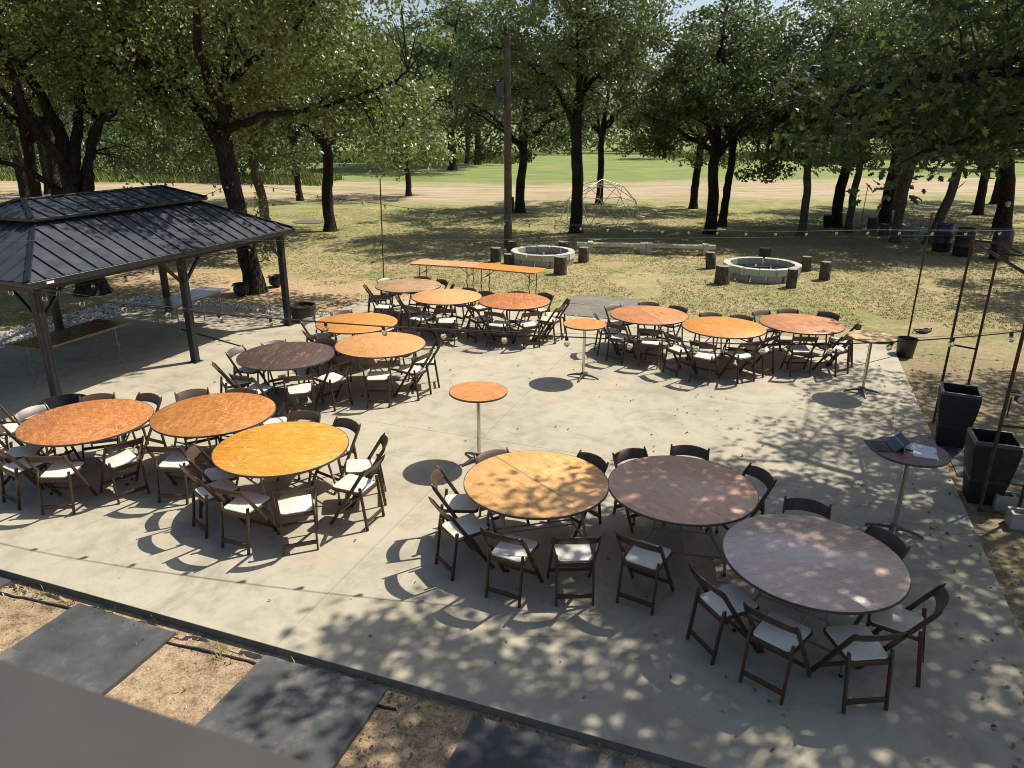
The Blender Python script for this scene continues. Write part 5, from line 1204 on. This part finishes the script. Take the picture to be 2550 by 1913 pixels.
# ------------------------------------------------------------------ fire pits, stumps, bench, dome
def fire_pit(x, y, r, n, lab, h=.2, dep=.19):
    t = thing('fire_pit', lab, 'fire pit', (x, y, GZ), 0.3, 'round block fire pits')
    def blk(ang, z0, z1, proud=0.0):
        a = ang/2; V = []
        for z in (z0, z1):
            V += [((r-dep)*math.cos(-a), (r-dep)*math.sin(-a), z), ((r+proud)*math.cos(-a), (r+proud)*math.sin(-a), z), ((r+proud)*math.cos(a), (r+proud)*math.sin(a), z), ((r-dep)*math.cos(a), (r-dep)*math.sin(a), z)]
        return MB().add(V, [(3, 2, 1, 0), (4, 5, 6, 7), (0, 1, 5, 4), (1, 2, 6, 5), (2, 3, 7, 6), (3, 0, 4, 7)])
    st = 2*PI/n; lo = blk(st*.82, 0, h-.002, -.02).mesh('block', 'block', None, .006, 1); hi = blk(st*.935, h+.002, 2*h, .01).mesh('block', 'blockpale', None, .006, 1)
    rr = random.Random(n+int(x))
    for k in range(n):
        ob('block', lo, t, (rr.uniform(-.006, .006), rr.uniform(-.006, .006), 0), (0, 0, k*st+rr.uniform(-.02, .02)))
        ob('block', hi, t, (rr.uniform(-.01, .01), rr.uniform(-.01, .01), rr.uniform(-.002, .004)), (0, 0, (k+.5)*st+rr.uniform(-.012, .012)))
    ob('ash_bed', MB().lathe([(r-dep-.02, .03), (.001, .06)], 24).mesh('ash_bed', 'fabric', 40), t)
    return t
fire_pit(1.00, 24.22, 1.06, 13, 'round pale block fire pit behind the long plywood tables')
p2 = fire_pit(7.55, 22.08, 1.14, 14, 'larger round pale block fire pit out on open lawn')
fire_pit(17.3, 31.0, 1.0, 12, 'shaded block fire pit beside the leaning pale oak', .21)
lg = MB()
for a, b in (((-.3, -.1, .14), (.25, .15, .20)), ((-.1, .25, .15), (.2, -.25, .22)), ((-.25, .1, .22), (.3, -.05, .26))): lg.tube([a, b], [.045, .04], 8)
tag(ob('charred_logs', lg.mesh('charred_logs', 'iron', 60), None, (7.55, 22.2, GZ)), 'charred logs lying inside the larger open lawn fire pit', 'logs')
def stump(x, y, d, h, lab, tilt=0.0, group='log stump seats round the fire pits', seed=0):
    rr = random.Random(seed or int(x*37+y*11)); t = thing('log_stump', lab, 'stump', (x, y, GZ), rr.uniform(0, 6), group); n = 22
    ph = [rr.uniform(0, 6) for _ in range(4)]
    rad = lambda a, z: d/2*(1+.05*math.sin(3*a+ph[0])+.035*math.sin(7*a+ph[1])+.03*math.sin(13*a+ph[2]+z*3)+.06*(1-z/h)**2)
    V = []; F = []; zs = [-.03, h*.25, h*.5, h*.75, h-.012, h]
    for q, z in enumerate(zs):
        for k in range(n):
            a = 2*PI*k/n; r = rad(a, max(z, 0))*(.955 if q == 5 else 1); V.append((r*math.cos(a)+tilt*z, r*math.sin(a), z))
    for i in range(5):
        for k in range(n): F.append((i*n+k, i*n+(k+1) % n, (i+1)*n+(k+1) % n, (i+1)*n+k))
    F.append(tuple(range(n-1, -1, -1)))
    ob('bark', MB().add(V, F).mesh('bark', 'stumpbark', 40), t)
    c0 = len(zs)-1
    ob('cut_face', MB().add([V[c0*n+k] for k in range(n)], [tuple(range(n))]).mesh('cut_face', 'cutwood'), t)
stump(-0.55, 24.35, .35, .46, 'log stump beside the utility pole, nearer the plywood tables')
stump(-0.12, 23.95, .35, .33, 'short log stump tight against the smaller fire pit')
stump(-0.02, 26.2, .33, .40, 'log stump at the foot of the utility pole')
stump(1.85, 26.7, .40, .32, 'log stump behind the smaller fire pit toward the dome')
stump(2.36, 24.35, .34, .49, 'log stump between the smaller fire pit and the bench end')
stump(1.47, 22.3, .38, .53, 'log stump before the smaller fire pit by the plywood table corner')
stump(6.36, 23.3, .31, .52, 'leaning log stump between the bench end and larger fire pit', .12)
stump(6.07, 20.95, .40, .52, 'thick dark log stump beside the larger fire pit')
stump(8.82, 25.6, .38, .30, 'low log stump behind the larger fire pit')
stump(9.26, 23.0, .29, .45, 'thin shaded log stump tucked against the larger fire pit')
stump(9.30, 21.6, .30, .55, 'tilted log stump standing off from the larger fire pit', .14)
stump(7.89, 20.45, .28, .53, 'pale barked log stump before the larger fire pit')
stump(15.74, 32.4, .42, .55, 'dark log stump beside the thick dark oak', .05); stump(15.45, 30.8, .40, .5, 'log stump before the far shaded fire pit')
stump(-0.15, 39.0, .36, .75, 'broken stub leaning at the oak beyond the utility pole', -.1)
# block and timber bench
BN = thing('block_bench', 'low bench of timbers threaded through concrete blocks on the lawn', 'bench', (0, 0, GZ))
bd = Vector((4.79, -.5, 0)).normalized(); ba = math.atan2(bd.y, bd.x)
def hollow_up():
    m = MB(); L, W, H, w = .39, .19, .19, .03
    for z in (w/2, H-w/2): m.box((0, 0, z), (W, L, w))
    for yy in (-L/2+w/2, 0, L/2-w/2): m.box((0, yy, H/2), (W-.002, w, H-2*w))
    return m.mesh('block', 'blockpale')
def solid_low(): return MB().box((0, 0, .095), (.19, .39, .19)).mesh('block', 'blockpale', None, .004, 1)
hu, sl = hollow_up(), solid_low()
for x, y in ((2.78, 26.32), (4.63, 26.13), (4.84, 26.11), (6.80, 25.90)):
    ob('block', sl, BN, (x, y, 0), (0, 0, ba)); ob('block', hu, BN, (x, y, .192), (0, 0, ba))
for s_ in (-1, 1):
    for a, b in ((2.30, 4.72), (4.74, 7.14)):
        y0_, y1_ = 26.36-.104*(a-2.3), 26.36-.104*(b-2.3)
        nx, ny = -bd.y*s_*.09, bd.x*s_*.09
        ob('timber', MB().bar((a+nx, y0_+ny, .287), (b+nx, y1_+ny, .287), .115, .11, (0, 0, 1)).mesh('timber', 'timber', None, .004, 1), BN)
# geodesic dome
DM = thing('dome_frame', 'white conduit geodesic dome frame behind the tall forked oak', 'dome', (4.15, 35.15, GZ), .25)
bmd = bmesh.new(); bmesh.ops.create_icosphere(bmd, subdivisions=2, radius=1.92)
for e in bmd.edges:
    a, b = (v.co.copy() for v in e.verts)
    if min(a.z, b.z) < -.05: continue
    ob('strut', MB().tube([a, b], .015, 6).mesh('strut', 'whitepipe', 60), DM)
bmd.free()
tag(ob('base_block', MB().box((0, 0, .08), (.2, .4, .16)).mesh('base_block', 'blockpale', None, .006, 1), None, (6.2, 36.0, GZ), (0, 0, .6)), 'pale block weighing down the dome frame edge', 'block')

# ------------------------------------------------------------------ poles, string lights, utility pole
def thin_pole(x, y, h, lab, lean=(0, 0), z=GZ, r=.017):
    t = thing('light_pole', lab, 'pole', (x, y, z), 0, 'thin dark string light poles')
    ob('shaft', MB().tube([(0, 0, 0), (lean[0]*.5, lean[1]*.5, h*.5), (lean[0], lean[1], h)], r, 10).mesh('shaft', 'darksteel', 60), t)
    hk = [(lean[0], lean[1], h-.02)]+[(lean[0]+.03-.03*math.cos(a), lean[1], h+.005+.03*math.sin(a)) for a in (0, .8, 1.6, 2.4, 3.2, 4.0)]
    ob('hook', MB().tube(hk, .006, 6).mesh('hook', 'darksteel', 60), t)
thin_pole(-3.83, 21.5, 2.85, 'thin dark pole on the lawn behind the grey weathered table', (.05, 0))
thin_pole(7.85, 13.97, 2.74, 'thin dark pole rising from the black bucket', (0.0, 0), GZ+.03)
thin_pole(16.35, 34.9, 1.75, 'short dark pole among the oaks by the far stumps', (.06, 0))
bulb_me = MB().lathe([(.001, -.105), (.012, -.103), (.026, -.088), (.031, -.068), (.026, -.048), (.014, -.03), (.012, -.022)], 14).mesh('bulb', 'glass', 60)
bulb_me.transform(Matrix.Scale(.85, 4))
sock_me = MB().lathe([(.010, .004), (.0155, 0), (.0155, -.03), (.012, -.034)], 10).mesh('socket', 'cord', 50)
def catmull(P, n):
    P = np.asarray(P, float); out = []
    for i in range(len(P)-1):
        p0, p1, p2, p3 = P[max(i-1, 0)], P[i], P[i+1], P[min(i+2, len(P)-1)]
        for k in range(n):
            t = k/n; out.append(.5*((2*p1)+(-p0+p2)*t+(2*p0-5*p1+4*p2-p3)*t*t+(-p0+3*p1-3*p2+p3)*t**3))
    out.append(P[-1]); return np.array(out)
def light_string(lab, pts, spacing, off=0.0, r=.005, second=False, bs=1.0):
    t = thing('string_lights', lab, 'string lights', (0, 0, 0), 0, 'festoon string lights')
    C = catmull(pts, 24)
    ob('cord', MB().tube([tuple(c) for c in C], r, 5).mesh('cord', 'cord', 60), t)
    if second: ob('support_wire', MB().tube([(c[0], c[1]+.01, c[2]+.025+.02*math.sin(i*.05)) for i, c in enumerate(C)], r*.3, 5).mesh('support_wire', 'wire', 60), t)
    d = np.concatenate([[0], np.cumsum(np.linalg.norm(np.diff(C, axis=0), axis=1))])
    s = off; rr = random.Random(len(pts))
    while s < d[-1]:
        p = [np.interp(s, d, C[:, k]) for k in range(3)]
        b = ob('bulb', bulb_me, t, p, (rr.uniform(-.25, .25), rr.uniform(-.25, .25), 0), (bs,)*3); ob('socket', sock_me, b)
        s += spacing
light_string('festoon string crossing the patio from the near gazebo post to the arch', [(-7.2, 9.1, 2.46), (-5.65, 8.35, 2.43), (-4.45, 7.85, 2.42), (-3.2, 7.45, 2.405), (-1.7, 7.10, 2.39), (-.21, 6.82, 2.38), (1.26, 6.62, 2.375), (2.6, 6.52, 2.37), (4.0, 6.62, 2.40), (5.56, 6.9, 2.48), (7.5, 7.4, 2.6)], .61, .2, .006, True, 1.1)
light_string('festoon string from the leaning oak along the lawn edge to the bucket pole', [(-6.95, 19.25, 2.86), (-6.26, 19.13, 2.75), (-4.72, 18.76, 2.54), (-3.24, 18.34, 2.41), (-1.64, 17.93, 2.24), (.14, 17.46, 2.09), (1.63, 17.1, 2.06), (3.07, 16.76, 2.06), (4.35, 16.43, 2.07), (5.93, 15.98, 2.12), (7.7, 15.53, 2.22), (9.52, 15.03, 2.28), (12.0, 14.3, 2.5)], .61, .3, .005, True, 1.1)
light_string('short festoon string from the gazebo roof up to the leaning oak', [(-6.75, 15.6, 2.78), (-6.95, 17.2, 2.74), (-7.1, 19.2, 2.86)], .55, .25, .006)
light_string('festoon string along the long eave of the gazebo', [(*xy(-10.0, 7.4), 1.93), (*xy(-10.0, 10.4), 1.90), (*xy(-9.95, 13.3), 1.94)], .61, .35, .005)
wr = MB(); C = catmull([(-8.5, 9.05, 2.9), (-6.31, 9.05, 2.9), (-.05, 9.38, 2.9), (6.95, 10.04, 2.9), (9.5, 10.3, 2.9)], 20)
wr.tube([tuple(c) for c in C], .0016, 5)
tag(ob('guy_wire', wr.mesh('guy_wire', 'wire', 60)), 'bare steel wire strung across in front of the fire pits', 'wire')
UP = thing('utility_pole', 'weathered wooden utility pole with a grey lamp box', 'pole', (-.18, 27.3, GZ))
ob('shaft', MB().tube([(0, 0, -.1), (0, 0, 2), (-.02, 0, 4.5), (-.04, 0, 7.15)], [.15, .14, .125, .11], 14).mesh('shaft', 'polewood', 60), UP)
lb = ob('lamp_box', MB().box((-.29, -.02, 5.45), (.26, .20, .44)).mesh('lamp_box', 'greybox', None, .02, 2), UP)
ob('hood', MB().lathe([(.15, -.02), (.13, .05), (.05, .12), (.03, .2)], 16, (-.28, -.02, 5.02)).mesh('hood', 'greybox', 50), lb)
ob('bracket', MB().tube([(-.12, 0, 5.3), (-.3, 0, 5.3)], .02, 8).mesh('bracket', 'darksteel', 60), UP)
ob('conduit', MB().tube([(-.12, -.10, 0), (-.11, -.10, 2.0), (-.11, -.09, 4.9)], .018, 8).mesh('conduit', 'wire', 60), UP)
ob('meter_box', MB().box((-.05, -.17, 1.1), (.10, .07, .18)).mesh('meter_box', 'wire', None, .01, 1), UP)

# ------------------------------------------------------------------ handrail of the deck the photo is taken from
HR = thing('handrail', 'taupe painted deck handrail', 'railing', (0, 0, 0), UVA)
def hp(name, mb, bev=.004): return ob(name, mb.mesh(name, 'rail', None, bev, 2), HR)
hp('cap', MB().box((-.6, .36, 3.675), (6.0, .19, .04)))
hp('bottom_rail', MB().box((-.6, .36, 2.82), (6.0, .04, .09)))
hp('upper_rail', MB().box((-.6, .36, 3.61), (6.0, .04, .085)))
for u in (-3.4, -1.9, 1.0, 2.3): hp('post', MB().box((u, .36, 1.78), (.09, .09, 3.75)))
for k in range(42):
    u = -3.3+k*.135
    if min(abs(u-q) for q in (-3.4, -1.9, 1.0, 2.3)) > .07: hp('baluster', MB().box((u, .36, 3.21), (.035, .034, .70)), .002)

# ------------------------------------------------------------------ small things
def solar_light(x, y, lab, rz):
    t = thing('solar_spotlight', lab, 'spotlight', (x, y, GZ), rz)
    ob('stake', MB().tube([(0, 0, -.05), (0, 0, .34)], .010, 8).mesh('stake', 'black', 60), t)
    ob('solar_panel', MB().box((0, .03, .43), (.20, .15, .014)).mesh('solar_panel', 'screen', None, .003, 1), t).rotation_euler = (0, 0, 0)
    hd = ob('lamp_head', MB().lathe([(.055, -.05), (.062, .02), (.062, .05)], 20).mesh('lamp_head', 'black', 40), t, (.10, -.03, .33), (R(80), 0, .3))
    ob('lens', MB().lathe([(.052, .051), (.03, .056), (.001, .057)], 20).mesh('lens', 'lens', 40), hd)
solar_light(7.85, 10.75, 'solar garden spotlight on a stake behind the tall planter', R(-25))
solar_light(3.55, 30.9, 'small dark garden spotlight at the foot of the tall forked oak', R(15))
hose = []
for i in range(40): hose.append((9.1+.18*math.cos(i*.55)+.02*i*.2, 15.75+.13*math.sin(i*.6), GZ+.02+.015*(i % 7)*.5))
tag(ob('coiled_hose', MB().tube(hose, .014, 6).mesh('coiled_hose', 'fabric', 60)), 'tangled black hose on soil near the pole bucket', 'hose')
lh = thing('lantern_hook', 'small lantern on a thin hooked stake by the stout forked oak', 'lantern', (18.73, 29.1, GZ))
ob('stake', MB().tube([(0, 0, -.05), (.25, 0, .8), (.42, 0, 1.35), (.5, 0, 1.5)], .010, 6).mesh('stake', 'darksteel', 60), lh)
ob('lantern', MB().lathe([(.06, 0), (.09, .14), (.10, .15), (.03, .22)], 8, (.5, 0, 1.38)).mesh('lantern', 'silver', 30), lh)
tag(ob('manhole_cover', MB().lathe([(.75, 0), (.75, .035), (.6, .06), (.001, .065)], 26).mesh('manhole_cover', 'slabside', 30), None, (-9.41, 34.3, GZ)), 'round concrete cover plate in the lawn beside a slender oak', 'cover')
tag(ob('wire_basket', MB().lathe([(.13, 0), (.22, .55), (.23, .56), (.21, .56), (.12, .02)], 16).mesh('wire_basket', 'black', 40), None, (14.1, 33.3, GZ)), 'black basket leaning against the dark oak', 'basket')
tag(ob('edging_bar', MB().tube([(*xy(-12.2, 12.1), .012), (*xy(-9.9, 11.45), .012)], .011, 8).mesh('edging_bar', 'darksteel', 60)), 'thin dark rod lying on the slab under the gazebo', 'rod')
